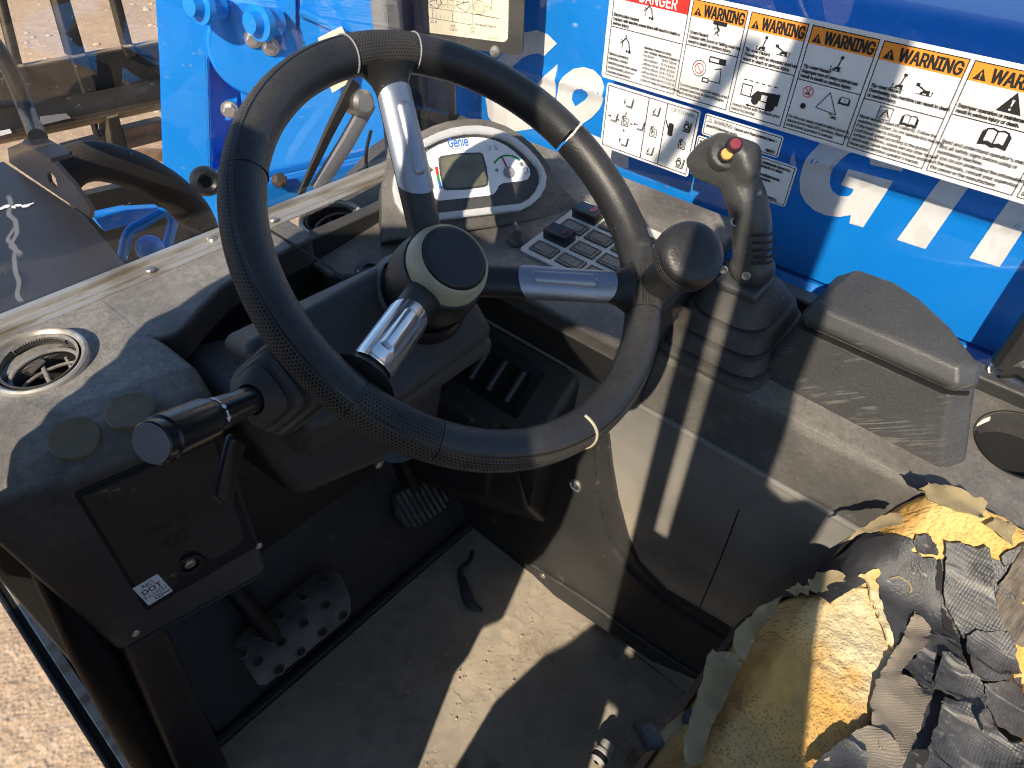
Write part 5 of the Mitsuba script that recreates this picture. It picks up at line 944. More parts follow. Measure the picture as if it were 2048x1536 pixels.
piece('vinyl_cover', [(0.683, 0.0185, 0.307), (0.6472, 0.0097, 0.3507), (0.5499, -0.0037, 0.4557), (0.5313, -0.018, 0.4787), (0.5275, -0.0322, 0.4854), (0.527, -0.0446, 0.4849), (0.5281, -0.0592, 0.4864), (0.5159, -0.072, 0.47), (0.5046, -0.089, 0.4584), (0.487, -0.1067, 0.452), (0.4813, -0.0831, 0.4518), (0.4915, -0.0651, 0.452), (0.4667, -0.0661, 0.4519), (0.4466, -0.0647, 0.4518), (0.4631, -0.0527, 0.4519), (0.4745, -0.0411, 0.4519), (0.4832, -0.0407, 0.4519), (0.4929, -0.0311, 0.4521), (0.5064, -0.0263, 0.46), (0.5016, -0.0158, 0.4549), (0.506, 0.0036, 0.4302), (0.5603, 0.0196, 0.357), (0.6379, 0.036, 0.2014), (0.7016, 0.0526, 0.084), (0.7176, 0.052, 0.0839), (0.6962, 0.0375, 0.1916), (0.698, 0.0295, 0.2438)], 'vinyl', 'black vinyl left on the front of the cushion', lift=.005, thick=.0020, curl=.003, seed=1, wob=.002, freq=30)
piece('vinyl_cover', [(0.5312, -0.0375, 0.4911), (0.5351, -0.0365, 0.4966), (0.5363, -0.0451, 0.4984), (0.5351, -0.0527, 0.4967), (0.5293, -0.0574, 0.488), (0.5287, -0.0461, 0.4873)], 'vinyl', lift=.007, thick=.002, seed=2)
piece('vinyl_cover', [(0.5457, -0.098, 0.5114), (0.5558, -0.1042, 0.523), (0.5616, -0.1108, 0.5283), (0.5512, -0.1179, 0.5182), (0.5433, -0.1034, 0.5082), (0.5439, -0.101, 0.5088)], 'vinyl', lift=.006, thick=.002, seed=12)
piece('tape_strip', [(0.5365, -0.058, 0.4987), (0.5402, -0.0719, 0.5039), (0.543, -0.0875, 0.5076), (0.5355, -0.0982, 0.4972), (0.5242, -0.1099, 0.4807), (0.5168, -0.1222, 0.4713), (0.5121, -0.1307, 0.4654), (0.5004, -0.1112, 0.4552), (0.4928, -0.1063, 0.4521), (0.5003, -0.0959, 0.4551), (0.5104, -0.0806, 0.4639), (0.5198, -0.0708, 0.4751), (0.5291, -0.0648, 0.4878)], 'duct_tape', lift=.010, seed=3, curl=.004)
piece('tape_strip', [(0.5557, -0.1067, 0.5232), (0.5605, -0.1114, 0.5276), (0.5314, -0.1363, 0.4914), (0.5309, -0.1078, 0.4905), (0.5318, -0.1064, 0.4918), (0.5415, -0.1077, 0.5056)], 'dusty_tape', lift=.009, seed=4)
piece('tape_strip', [(0.5299, -0.109, 0.4891), (0.531, -0.1368, 0.4905), (0.512, -0.1529, 0.4654), (0.5096, -0.1351, 0.4629), (0.5163, -0.1233, 0.4705), (0.5238, -0.1115, 0.4804)], 'dusty_tape', lift=.006, seed=5)
piece('tape_strip', [(0.4922, -0.1068, 0.4521), (0.4999, -0.1115, 0.4548), (0.5115, -0.1316, 0.4651), (0.5033, -0.1418, 0.4573), (0.4903, -0.1519, 0.4519), (0.4684, -0.1385, 0.4519), (0.457, -0.1239, 0.4519), (0.4729, -0.1135, 0.4518)], 'duct_tape', lift=.012, seed=6, curl=.006)
piece('tape_strip', [(0.4822, -0.0842, 0.4519), (0.4865, -0.097, 0.452), (0.4862, -0.1069, 0.452), (0.467, -0.1158, 0.4519), (0.4674, -0.1096, 0.4518), (0.4612, -0.0942, 0.452), (0.4423, -0.0973, 0.452), (0.425, -0.1001, 0.4518), (0.4253, -0.0912, 0.452), (0.4332, -0.0776, 0.4519), (0.4592, -0.083, 0.4518)], 'duct_tape', lift=.008, seed=7)
piece('tape_strip', [(0.4626, -0.0956, 0.4519), (0.4666, -0.1098, 0.4518), (0.4607, -0.1195, 0.4519), (0.4523, -0.1311, 0.4518), (0.4361, -0.1373, 0.4519), (0.4306, -0.1215, 0.4519), (0.4302, -0.1058, 0.4519), (0.4262, -0.1004, 0.4519), (0.445, -0.0979, 0.4518)], 'duct_tape', lift=.013, seed=8, curl=.006)
piece('tape_strip', [(0.4597, -0.131, 0.4519), (0.4669, -0.1389, 0.4519), (0.4892, -0.1529, 0.4518), (0.4749, -0.1599, 0.4519), (0.476, -0.1672, 0.4519), (0.4379, -0.1754, 0.452), (0.4314, -0.1589, 0.452), (0.436, -0.143, 0.4518), (0.4439, -0.1361, 0.4519)], 'duct_tape', lift=.010, seed=9)
piece('tape_strip', [(0.4246, -0.1088, 0.452), (0.4293, -0.1219, 0.4519), (0.4313, -0.1379, 0.4519), (0.4223, -0.149, 0.4519), (0.42, -0.1593, 0.4519), (0.4231, -0.1681, 0.4518), (0.4058, -0.1721, 0.4519), (0.3519, -0.1127, 0.452), (0.3703, -0.1118, 0.4518), (0.395, -0.1115, 0.452)], 'duct_tape', lift=.014, seed=10, curl=.006, wob=.004, freq=40)
piece('tape_strip', [(0.4251, -0.132, 0.4519), (0.4304, -0.135, 0.4519), (0.4285, -0.1406, 0.4519), (0.4224, -0.1453, 0.4519), (0.4075, -0.1418, 0.4518), (0.4083, -0.1354, 0.4519), (0.4165, -0.1312, 0.4519)], 'duct_tape', lift=.022, seed=13, curl=.014)
piece('tape_strip', [(0.4164, -0.148, 0.4519), (0.4272, -0.1599, 0.452), (0.4358, -0.1748, 0.4518), (0.4128, -0.1798, 0.4519), (0.3849, -0.1491, 0.4519), (0.4048, -0.1498, 0.4519)], 'dusty_tape', lift=.006, seed=14)
piece('tape_strip', [(0.5272, -0.0601, 0.485), (0.5307, -0.0612, 0.4902), (0.5222, -0.0711, 0.478), (0.5099, -0.0795, 0.4633), (0.5007, -0.0942, 0.4554), (0.4899, -0.1052, 0.4518), (0.4946, -0.0972, 0.4527), (0.4941, -0.0917, 0.4525), (0.5057, -0.0811, 0.4591), (0.5163, -0.0703, 0.4704)], 'dark_cavity', lift=.0062, seed=15, curl=.0)  # near-black strip laid along the gap between vinyl and tape
piece('mesh_lining', [(0.4915, -0.0651, 0.452), (0.487, -0.074, 0.4519), (0.4823, -0.0835, 0.4519), (0.4702, -0.0837, 0.4519), (0.4514, -0.0813, 0.452), (0.4351, -0.0776, 0.452), (0.422, -0.0772, 0.452), (0.4254, -0.0871, 0.4519), (0.4236, -0.0999, 0.4518), (0.4082, -0.1008, 0.452), (0.395, -0.1038, 0.4519), (0.3725, -0.1034, 0.452), (0.3489, -0.1025, 0.4519), (0.3522, -0.0847, 0.4518), (0.3624, -0.0756, 0.4519), (0.3853, -0.0656, 0.4519), (0.4043, -0.064, 0.452), (0.4262, -0.0645, 0.4518), (0.4437, -0.0661, 0.452), (0.4634, -0.0672, 0.452)], 'mesh_cloth', 'torn grey mesh cloth between the foam and the tape', lift=.007, seed=16, wob=.005, freq=60, curl=.006)
piece('mesh_lining', [(0.3405, -0.0626, 0.4519), (0.3534, -0.0656, 0.4519), (0.3623, -0.0716, 0.4518), (0.3661, -0.0795, 0.4518), (0.3618, -0.0916, 0.4519), (0.3562, -0.0999, 0.452), (0.3426, -0.1059, 0.4519), (0.297, -0.0557, 0.452), (0.3176, -0.0574, 0.4519)], 'mesh_cloth', lift=.009, seed=17, wob=.004, curl=.004)
piece('vinyl_cover', [(0.3384, -0.0622, 0.4519), (0.3378, -0.0796, 0.4519), (0.3245, -0.086, 0.4519), (0.2928, -0.0509, 0.4519), (0.3162, -0.054, 0.4519)], 'vinyl', lift=.013, seed=18, thick=.002)
# backing cloth torn outwards round the exposed foam
zc = lambda x, y: .4545 + 0 * x
piece('cloth_flap', [(0.2443, 0.0111, 0.4545), (0.2358, 0.0204, 0.4545), (0.261, 0.033, 0.4545), (0.3027, 0.043, 0.4545), (0.3321, 0.0523, 0.4545), (0.3393, 0.0525, 0.4545), (0.3411, 0.0457, 0.4545), (0.3486, 0.033, 0.4545), (0.3433, 0.0269, 0.4545), (0.3126, 0.0229, 0.4545), (0.2782, 0.0197, 0.4545)], 'backing_cloth', 'pale cloth flap folded out at the left edge of the foam', lift=0, seed=20, zf=lambda x, y: .4545 - .3 * (y - .03), curl=.008, wob=.004)
piece('cloth_flap', [(0.346, 0.0257, 0.452), (0.3565, 0.0409, 0.452), (0.369, 0.0466, 0.452), (0.392, 0.0429, 0.452), (0.4186, 0.0339, 0.452), (0.4273, 0.0297, 0.452), (0.4068, 0.0282, 0.452), (0.3782, 0.0309, 0.452)], 'backing_cloth', lift=.004, seed=21, zf=lambda x, y: .448 + 0 * x, curl=.010, wob=.004)
piece('cloth_flap', [(0.4359, 0.031, 0.452), (0.4459, 0.0265, 0.452), (0.4581, 0.0172, 0.452), (0.4803, 0.017, 0.452), (0.4822, 0.0095, 0.452), (0.4886, 0.004, 0.452), (0.4896, -0.0038, 0.452), (0.4814, -0.0055, 0.452), (0.4918, -0.0142, 0.452), (0.4926, -0.0242, 0.452), (0.4805, -0.0123, 0.452), (0.4672, -0.0017, 0.452), (0.4499, 0.0119, 0.452), (0.4372, 0.0225, 0.452)], 'backing_cloth', 'frayed pale cloth edge standing up behind the foam', lift=0, zf=lambda x, y: .452 + 0 * x, seed=22, curl=.008, wob=.004, jag=.0022)
piece('cloth_flap', [(0.4842, 0.0118, 0.515), (0.5083, 0.0028, 0.515), (0.5263, -0.0043, 0.515), (0.5388, -0.0136, 0.515), (0.5357, -0.02, 0.515), (0.5254, -0.0212, 0.515), (0.5133, -0.0105, 0.515), (0.5017, 0.0003, 0.515)], 'backing_cloth', lift=0, zf=lambda x, y: .515 + .3 * (x - .54), seed=23, curl=.006, wob=.003)
piece('cloth_flap', [(0.537, -0.017, 0.545), (0.5502, -0.0229, 0.545), (0.5647, -0.0271, 0.545), (0.5617, -0.0409, 0.545), (0.5671, -0.0686, 0.545), (0.5542, -0.0705, 0.545), (0.5415, -0.0698, 0.545), (0.5399, -0.0472, 0.545), (0.5354, -0.0276, 0.545)], 'backing_cloth', 'large pale cloth flap at the far corner of the seat', lift=0, zf=lambda x, y: .545 + 0 * x, seed=24, curl=.010, wob=.004)
piece('cloth_flap', [(0.554, -0.0764, 0.535), (0.5715, -0.0808, 0.535), (0.5662, -0.0948, 0.535), (0.5522, -0.0987, 0.535), (0.5505, -0.0893, 0.535)], 'backing_cloth', lift=0, zf=lambda x, y: .535 + 0 * x, seed=25, curl=.008)
piece('cloth_flap', [(0.4963, -0.014, 0.4523), (0.5067, -0.0246, 0.4601), (0.5051, -0.0281, 0.4586), (0.4979, -0.0278, 0.4539), (0.4824, -0.0397, 0.4519), (0.4464, -0.0645, 0.4519), (0.4487, -0.0579, 0.4519), (0.4702, -0.0412, 0.4518), (0.483, -0.0303, 0.4519), (0.4947, -0.0232, 0.4527)], 'foam', lift=.006, seed=26, curl=.003, thick=.004)
# strip torn off towards the floor, with a burnt looking end
tp = [A(p) for p in [(0.2825, 0.041, 0.44), (0.2627, 0.044, 0.44), (0.2501, 0.0464, 0.44), (0.2422, 0.0517, 0.44)]]
obj('torn_strip', noisy(tube(curve(tp[:3], 8), .0042, 8, flat=.35), .002, 200, 5), 'backing_cloth', seat, smooth=50)
obj('torn_end', noisy(hull([tp[2], tp[3], tp[3] + A((.004, .012, .004)), tp[2] + A((.002, .012, 0))], .005, 3), .004, 160, 9), 'vinyl', seat, smooth=40, label='dark frayed end of the torn strip')
obj('torn_strip', noisy(hull([A(p) for p in [(0.2829, 0.0404, 0.445), (0.2886, 0.0372, 0.445), (0.2785, 0.0336, 0.445), (0.2766, 0.0385, 0.445)]], .003, 2), .002, 200, 7), 'vinyl', seat)
k = single('fibre', tube(curve([A(p) + [0, 0, .0075] for p in [(0.5051, -0.0369, 0.4588), (0.5092, -0.0414, 0.4625), (0.5097, -0.0487, 0.4629), (0.5074, -0.0546, 0.4608), (0.5034, -0.0561, 0.4573)]], 6), .0008, 6), 'backing_cloth', 'thin curved pale fibre lying on the black vinyl of the seat', 'fibre')

# ------------------------------------------------------------------ door sill at the left
sl = thing('door_sill', 'black door sill rails with a pale strip at the lower left of the cab', 'door sill')
obj('seal', tube([(-.042, -.45, .004), (-.042, .66, .004), (-.040, .74, .03), (-.035, .78, .3), (-.03, .78, .5)], .018, 14), 'seal_rubber', sl, smooth=50)
obj('post_seal', tube([podp(-.012, .52, .05), podp(-.026, .36, .022), podp(-.042, .16, .012), podp(-.058, -.02, .004)], [.012, .018, .021, .024], 16), 'seal_rubber', sl, smooth=50)
obj('rail', box((-.095, -.45, -.06), (-.018, 1.3, -.008), .004), 'seal_rubber', sl)
obj('step_strip', box((-.0795, -.45, -.02), (-.066, 1.3, -.003), .002), 'trim_aluminium', sl)
obj('lip', tube([(-.092, -.45, -.008), (-.092, 1.3, -.008)], .004, 8), 'black_satin', sl)

# ------------------------------------------------------------------ outside: boom, nose, carriage, fender
BX = .82
boom = thing('boom', 'big bright blue boom with large white lettering running past the right window', 'boom')
z0, z1 = A((0.82, 0.2588, 0.5379))[2], A((0.82, 0.1643, 0.8458))[2]
zc_ = A((0.82, 0.1536, 0.6816))[2]
def bulge(z): return .0045 * np.exp(-((np.asarray(z) - zc_) / .0075) ** 2)
bp_ = Polygon([(BX, z0), (BX, zc_ - .02)] + [(BX - float(bulge(z)), z) for z in np.linspace(zc_ - .018, zc_ + .018, 15)] + [(BX, z1 - .05), (BX + .008, z1 - .025), (BX + .025, z1 - .006), (BX + .05, z1), (BX + .30, z1), (BX + .30, z0)])
obj('beam', alongy(bp_, -1.6, .97), 'blue_paint', boom, smooth=60)
obj('flange', alongy(Polygon([(BX - .03, z0 - .06), (BX - .03, z0 - .075), (BX + .30, z0 - .075), (BX + .30, z0 - .008), (BX + .003, z0 - .008), (BX - .022, z0 - .05)]), -1.6, .97), 'blue_paint', boom)
LN = A((-1, 0, 0))
def letter(pts, hole=None):
    m = slab(pts, LN, .0012, proud=.0010, holes=[hole] if hole else ()).subdivide_to_size(.012); v = m.vertices.copy(); v[:, 0] -= bulge(v[:, 2]); m.vertices = v; return m
bl = 'white_vinyl'
obj('letter_g', letter([(0.82, 0.2263, 0.725), (0.82, 0.2361, 0.7146), (0.82, 0.2442, 0.7035), (0.82, 0.2515, 0.6893), (0.82, 0.2554, 0.6727), (0.82, 0.2549, 0.6561), (0.82, 0.2493, 0.6407), (0.82, 0.2397, 0.631), (0.82, 0.226, 0.6249), (0.82, 0.211, 0.6239), (0.82, 0.1957, 0.6274), (0.82, 0.1841, 0.6344), (0.82, 0.1824, 0.6241), (0.82, 0.1664, 0.6251), (0.82, 0.155, 0.6872), (0.82, 0.2041, 0.6856), (0.82, 0.2068, 0.6644), (0.82, 0.1915, 0.6641), (0.82, 0.1925, 0.6575), (0.82, 0.1954, 0.6537), (0.82, 0.205, 0.651), (0.82, 0.2142, 0.6541), (0.82, 0.2198, 0.6616), (0.82, 0.2221, 0.6712), (0.82, 0.2208, 0.6818), (0.82, 0.2166, 0.6922), (0.82, 0.2104, 0.702), (0.82, 0.1994, 0.7082), (0.82, 0.1897, 0.7074), (0.82, 0.1847, 0.6964), (0.82, 0.151, 0.699), (0.82, 0.1556, 0.7216), (0.82, 0.1668, 0.7365), (0.82, 0.1864, 0.7417), (0.82, 0.2083, 0.7375)]), bl, boom, smooth=30)
obj('letter_t', letter([(0.82, 0.1084, 0.7482), (0.82, 0.1098, 0.7177), (0.82, 0.1271, 0.6245), (0.82, 0.0961, 0.6254), (0.82, 0.0836, 0.7135), (0.82, 0.0776, 0.7522), (0.82, 0.0477, 0.7546), (0.82, 0.046, 0.7745), (0.82, 0.1479, 0.7729), (0.82, 0.1509, 0.7481)]), bl, boom, smooth=30)
obj('letter_h', letter([(0.82, 0.0413, 0.7532), (0.82, 0.0527, 0.6325), (0.82, 0.0233, 0.6339), (0.82, 0.0209, 0.6862), (0.82, -0.0055, 0.6872), (0.82, -0.0032, 0.6354), (0.82, -0.032, 0.6364), (0.82, -0.0339, 0.7545), (0.82, -0.0103, 0.7548), (0.82, -0.0077, 0.7116), (0.82, 0.018, 0.7111), (0.82, 0.0158, 0.7529)]), bl, boom, smooth=30)
obj('letter_g', letter([(0.82, 0.638, 0.7283), (0.82, 0.6593, 0.7076), (0.82, 0.6704, 0.709), (0.82, 0.686, 0.7041), (0.82, 0.7018, 0.6949), (0.82, 0.7161, 0.6799), (0.82, 0.7274, 0.6603), (0.82, 0.7286, 0.6426), (0.82, 0.7196, 0.6323), (0.82, 0.704, 0.6312), (0.82, 0.6923, 0.6355), (0.82, 0.6764, 0.6506), (0.82, 0.6708, 0.6654), (0.82, 0.6342, 0.7018), (0.82, 0.634, 0.6824), (0.82, 0.6343, 0.6564), (0.82, 0.6462, 0.6387), (0.82, 0.6504, 0.6074), (0.82, 0.7395, 0.5713), (0.82, 0.7693, 0.5903), (0.82, 0.7766, 0.6256), (0.82, 0.7588, 0.6702), (0.82, 0.7287, 0.7077), (0.82, 0.697, 0.7311), (0.82, 0.6754, 0.7386), (0.82, 0.6554, 0.7371)]), bl, boom, smooth=30)
obj('letter_e', letter([(0.82, 0.6322, 0.6545), (0.82, 0.6286, 0.6744), (0.82, 0.6194, 0.6904), (0.82, 0.6056, 0.7022), (0.82, 0.5886, 0.7083), (0.82, 0.5713, 0.7083), (0.82, 0.5576, 0.7016), (0.82, 0.5503, 0.6912), (0.82, 0.5481, 0.6759), (0.82, 0.5535, 0.6607), (0.82, 0.5661, 0.6444), (0.82, 0.5825, 0.6302), (0.82, 0.5753, 0.6212), (0.82, 0.539, 0.6194), (0.82, 0.4991, 0.624), (0.82, 0.4937, 0.5913), (0.82, 0.5583, 0.5833), (0.82, 0.6069, 0.5943), (0.82, 0.6269, 0.6191)], [(0.82, 0.5971, 0.6516), (0.82, 0.6041, 0.6593), (0.82, 0.6035, 0.6689), (0.82, 0.5968, 0.6763), (0.82, 0.5854, 0.6812), (0.82, 0.5763, 0.6791), (0.82, 0.5742, 0.6739), (0.82, 0.5806, 0.6653)]), bl, boom, smooth=30)
obj('letter_n', letter([(0.82, 0.5304, 0.6412), (0.82, 0.4833, 0.6903), (0.82, 0.4423, 0.6923), (0.82, 0.4262, 0.6155), (0.82, 0.458, 0.6126), (0.82, 0.4694, 0.6584), (0.82, 0.499, 0.657), (0.82, 0.5002, 0.6309)]), bl, boom, smooth=30)

nose = thing('boom_nose', 'bright blue boom head with pins and bolts seen through the windscreen', 'boom head')
NN = nrm((-.55, -.83, 0))
obj('plate', slab([(0.8785, 1.9751, 0.6126), (1.3921, 1.6347, 0.5962), (1.3509, 1.662, 0.0155), (1.0209, 1.8807, -0.083), (0.8539, 1.9913, -0.1494), (0.8176, 2.0154, -0.0553), (0.7921, 2.0323, 0.069), (0.7694, 2.0473, 0.0953), (0.8378, 2.002, 0.4023)], NN, .25, .01, holes=[[(0.943, 1.9323, 0.3981), (0.9542, 1.9249, 0.4102), (0.9929, 1.8993, 0.4143), (0.9878, 1.9026, 0.3663), (0.9963, 1.897, 0.3362), (0.9909, 1.9006, 0.2842), (0.9333, 1.9387, 0.0719), (0.8816, 1.973, 0.0778)]]), 'blue_paint', nose)
obj('recess', slab([(0.9938, 2.0426, 0.3943), (1.0838, 1.983, 0.3889), (1.0103, 2.0317, -0.0014), (0.9105, 2.0978, 0.0102)], NN, .01), 'blue_paint', nose)
obj('rib', slab([(1.123, 1.777, 0.6101), (1.1498, 1.7593, 0.6093), (1.1091, 1.7862, 0.3392), (1.0822, 1.8041, 0.3276)], NN, .03, .004), 'blue_paint', nose)
obj('cheek', slab([(1.1601, 1.7704, 0.6063), (1.3824, 1.6232, 0.5992), (1.3755, 1.6277, 0.5025), (1.3653, 1.6345, 0.3583), (1.1325, 1.7888, 0.3766)], NN, .014, .003), 'blue_paint', nose)
obj('brace', tube([(1.1441, 1.7631, 0.514), (1.1843, 1.7364, 0.4901), (1.2357, 1.7023, 0.4549)], .012, 8), 'blue_paint', nose)
obj('boss', lathe([(.0, -.02), (.125, -.02), (.125, .012), (.118, .018), (.0, .018)], A((1.0492, 1.862, 0.4173)), NN, 56), 'blue_paint', nose)
obj('pad', slab([(0.9484, 1.9143, 0.2843), (0.9764, 1.8958, 0.289), (0.9678, 1.9015, 0.2329), (0.9379, 1.9212, 0.2327)], NN, .02, .004), 'blue_paint', nose)
for q0, q1, r_ in ((A((0.8864, 1.8498, 0.5522)), A((0.9599, 1.8611, 0.5384)), .032), (A((0.9969, 1.7766, 0.5081)), A((1.0713, 1.7873, 0.4978)), .034)):
    q0, q1 = A(q0), A(q1); d = nrm(q1 - q0); L = np.linalg.norm(q1 - q0)
    obj('pin', lathe([(0, -.002), (r_ * .75, 0), (r_ * .8, L * .35), (r_ * 1.35, L * .36), (r_ * 1.35, L * .6), (r_, L * .62), (r_, L * 1.2)], q0, d, 28), 'blue_paint', nose)
for q in (A((1.0376, 1.8456, 0.4496)), A((1.0718, 1.823, 0.4273)), A((0.9509, 1.9031, 0.267))):
    obj('bolt', cat(lathe([(.017, 0), (.018, .004), (.018, .014), (.014, .017), (0, .017)], q, NN, 6), lathe([(.024, -.004), (.024, .003), (0, .004)], q, NN, 28)), 'zinc', nose)
k = single('cross_beam', cat(slab([(0.4808, 0.96, 0.5172), (0.7213, 0.96, 0.4897), (0.7345, 0.96, 0.46), (0.4702, 0.96, 0.4767)], (0, -1, .3), .05, .006), slab([(0.5164, 1.02, 0.5067), (0.7693, 1.02, 0.4771), (0.768, 1.02, 0.4678), (0.5138, 1.02, 0.4971)], (0, -1, .3), .03, .003)), 'blue_paint', 'blue cross beam just outside the front pane behind the wiper', 'beam')
obj_k = single('bolt_head', lathe([(.012, 0), (.012, .01), (.008, .014), (0, .014)], A((0.5252, 0.95, 0.5186)), (0, -1, .6), 6), 'fork_rust', 'small rusty bolt head on the blue cross beam', 'bolt')
k = single('white_plate', slab([(1.1624, 1.7269, 0.4485), (1.219, 1.6894, 0.4755), (1.224, 1.6861, 0.4602), (1.2386, 1.6765, 0.4288), (1.2134, 1.6931, 0.3263), (1.1757, 1.7181, 0.3042), (1.1675, 1.7235, 0.3677)], NN, .01), 'cream_film', 'cream plate tilted on the blue boom head behind the wheel rim', 'plate')

fc2 = thing('fork_carriage', 'black steel fork carriage with upright bars, far left beyond the windscreen', 'fork carriage')
FY = 3.0; nf = (0, -1, 0)
for pts, t in (([(0.8531, 3, 0.7204), (0.8722, 3, 0.7193), (0.776, 3, 0.1685), (0.7498, 3, 0.1657)], .05), ([(1.0002, 3, 0.712), (1.0359, 3, 0.7099), (0.9952, 3, 0.167), (0.9457, 3, 0.1667)], .07), ([(1.1859, 3, 0.7013), (1.2121, 3, 0.6998), (1.1743, 3, 0.1631), (1.1465, 3, 0.1632)], .05), ([(0.735, 3, 0.7272), (0.7555, 3, 0.726), (0.6273, 3, 0.1615), (0.6013, 3, 0.1592)], .05)):
    obj('bar', slab(pts, nf, t, .006), 'carriage_steel', fc2)
obj('cross_plate', slab([(0.474, 3, 0.1809), (0.7, 3, 0.1751), (1.3015, 3, 0.1568), (1.2491, 3, -0.0017), (0.6385, 3, 0.0345), (0.4092, 3, 0.0453)], nf, .04, .006), 'carriage_steel', fc2)
for pts in ([(0.7382, 2.97, 0.1836), (0.7739, 2.97, 0.1825), (0.769, 2.97, 0.1394), (0.737, 2.97, 0.1348)], [(0.9363, 2.97, 0.1752), (0.9869, 2.97, 0.1752), (0.9712, 2.97, 0.0055), (0.9296, 2.97, 0.0067)], [(1.1296, 2.97, 0.1728), (1.1644, 2.97, 0.1713), (1.1636, 2.97, 0.1351), (1.1316, 2.97, 0.1345)]):
    obj('gusset', slab(pts, nf, .035, .004), 'carriage_steel', fc2)
q0, q1 = A(A((0.388, 2.96, 0.0254))), A(A((1.2327, 2.96, -0.0199))); obj('shaft', tube([q0, q1], .055, 24), 'carriage_steel', fc2, smooth=50)
obj('hook', slab([(0.92, 2.95, -0.035), (1.0066, 2.95, -0.0427), (1.0135, 2.95, -0.1122), (0.9982, 2.95, -0.224), (0.9468, 2.95, -0.1952), (0.9514, 2.95, -0.1066), (0.9278, 2.95, -0.1117), (0.9147, 2.95, -0.1099)], nf, .05, .004, holes=[[(0.9307, 2.95, -0.0573), (0.9509, 2.95, -0.0551), (0.942, 2.95, -0.0999), (0.9216, 2.95, -0.102)]]), 'carriage_steel', fc2)
obj('fork_shank', slab([(0.9561, 2.9, -0.0311), (0.9989, 2.9, -0.0311), (0.9769, 2.9, -0.2268), (0.9185, 2.9, -0.2079)], nf, .05, .005), 'carriage_steel', fc2)
obj('lower_bar', slab([(0.7979, 3, -0.132), (0.9324, 3, -0.1338), (1.032, 3, -0.1277), (1.2053, 3, -0.1342), (1.1793, 3, -0.2126), (0.967, 3, -0.2043), (0.811, 3, -0.1949)], nf, .06, .005), 'fork_rust', fc2)
obj('fork', slab([(0.8872, 2.6, -0.0452), (0.9307, 2.6, -0.0585), (1.0114, 2.6, -0.1716), (0.9953, 2.6, -0.2211), (0.9575, 2.6, -0.1836)], nrm((0, -.4, 1)), .04, .005), 'fork_rust', fc2)
for pts, m_ in (([(0.7351, 2.9, 0.034), (0.8209, 2.9, 0.022), (0.8328, 2.9, 0.0022), (0.7267, 2.9, 0.0056)], 'grey_ink'), ([(0.5967, 2.9, 0.0206), (0.6284, 2.9, 0.0187), (0.6287, 2.9, 0.0043), (0.5898, 2.9, 0.0048)], 'white_ink')):
    obj('sticker', slab(pts, nf, .002), m_, fc2, smooth=False)

fen = thing('fender', 'dark fender sheet with pale drips outside the front pane', 'fender')
obj('sheet', slab([(-.9, 1.52, .452), (.292, 1.50, .45), (.306, 1.20, .45), (.285, 1.02, .45), (.268, .86, .45), (-.9, .86, .45)], (0, 0, 1), .012, .003), 'fender_paint', fen)
obj('skirt', slab([(.292, 1.50, .44), (.306, 1.20, .44), (.285, 1.02, .44), (.285, 1.02, .15), (.292, 1.5, .15)], (1, 0, 0), .01), 'black_steel', fen)
chip = unary_union([affinity.rotate(affinity.scale(Point(.214 + .0075 * i, 1.318 - .0048 * i + .003 * (-1) ** i).buffer(.005, 6), 1.3, .55 + .3 * (i % 3)), 30 * i) for i in range(7)])
obj('bare_patch', flat(chip, (0, 0, .452), A((1, 0, 0)), A((0, 1, 0)), .0012), 'white_film', fen, smooth=False)
mb = thing('mirror_bracket', 'dark mirror bracket plate with a slot and a bent tube on the fender', 'bracket')
obj('plate', slab([(0.298, 1.4952, 0.4476), (0.298, 1.4566, 0.4878), (0.298, 1.335, 0.5349), (0.298, 1.2157, 0.5465), (0.298, 1.151, 0.5204), (0.298, 1.1197, 0.4932), (0.298, 1.143, 0.4681)], (-1, 0, 0), .006, .002, holes=[[(0.298, 1.2727, 0.4996), (0.298, 1.2501, 0.5105), (0.298, 1.2397, 0.5037), (0.298, 1.2488, 0.4867), (0.298, 1.2718, 0.4753), (0.298, 1.2855, 0.4813)]]), 'fender_paint', mb)
obj('flange', slab([(0.2589, 1.1599, 0.6), (0.2659, 1.1679, 0.6), (0.2905, 1.1637, 0.6), (0.2886, 1.1452, 0.6), (0.2927, 1.0801, 0.6), (0.2875, 1.0712, 0.6), (0.2623, 1.0733, 0.6)], (0, 0, 1), .006, .002), 'fender_paint', mb)
q = A((0.2781, 1.1514, 0.602)); zq = q[1]
obj('tube', tube(curve([q] + [A(p) for p in [(0.3219, 1.33, 0.5759), (0.3239, 1.33, 0.6197), (0.3229, 1.33, 0.6545), (0.3132, 1.33, 0.6993), (0.2921, 1.33, 0.7405)]], 8), .0125, 16), 'black_satin', mb, smooth=50)
k = single('guard_bar', cat(tube(curve([(0.3333, 1.35, 0.4585), (0.3588, 1.35, 0.4688), (0.3934, 1.35, 0.467), (0.4318, 1.35, 0.447), (0.4731, 1.35, 0.4135), (0.5127, 1.35, 0.3631), (0.542, 1.35, 0.2996), (0.5489, 1.35, 0.2151)], 8), [.030] * 57, 18, flat=1.2)), 'black_steel', 'thick curved black guard bar beyond the fender', 'guard', smooth=50)
k = single('chassis', cat(slab([(0.4431, 1.75, 0.2348), (0.5588, 1.75, 0.2235), (0.668, 1.75, 0.1488), (0.7489, 1.75, 0.0405), (0.6984, 1.75, -0.1884), (0.3472, 1.75, -0.0094)], nf, .03)), 'black_steel', 'dark chassis panel under the curved guard bar', 'panel')
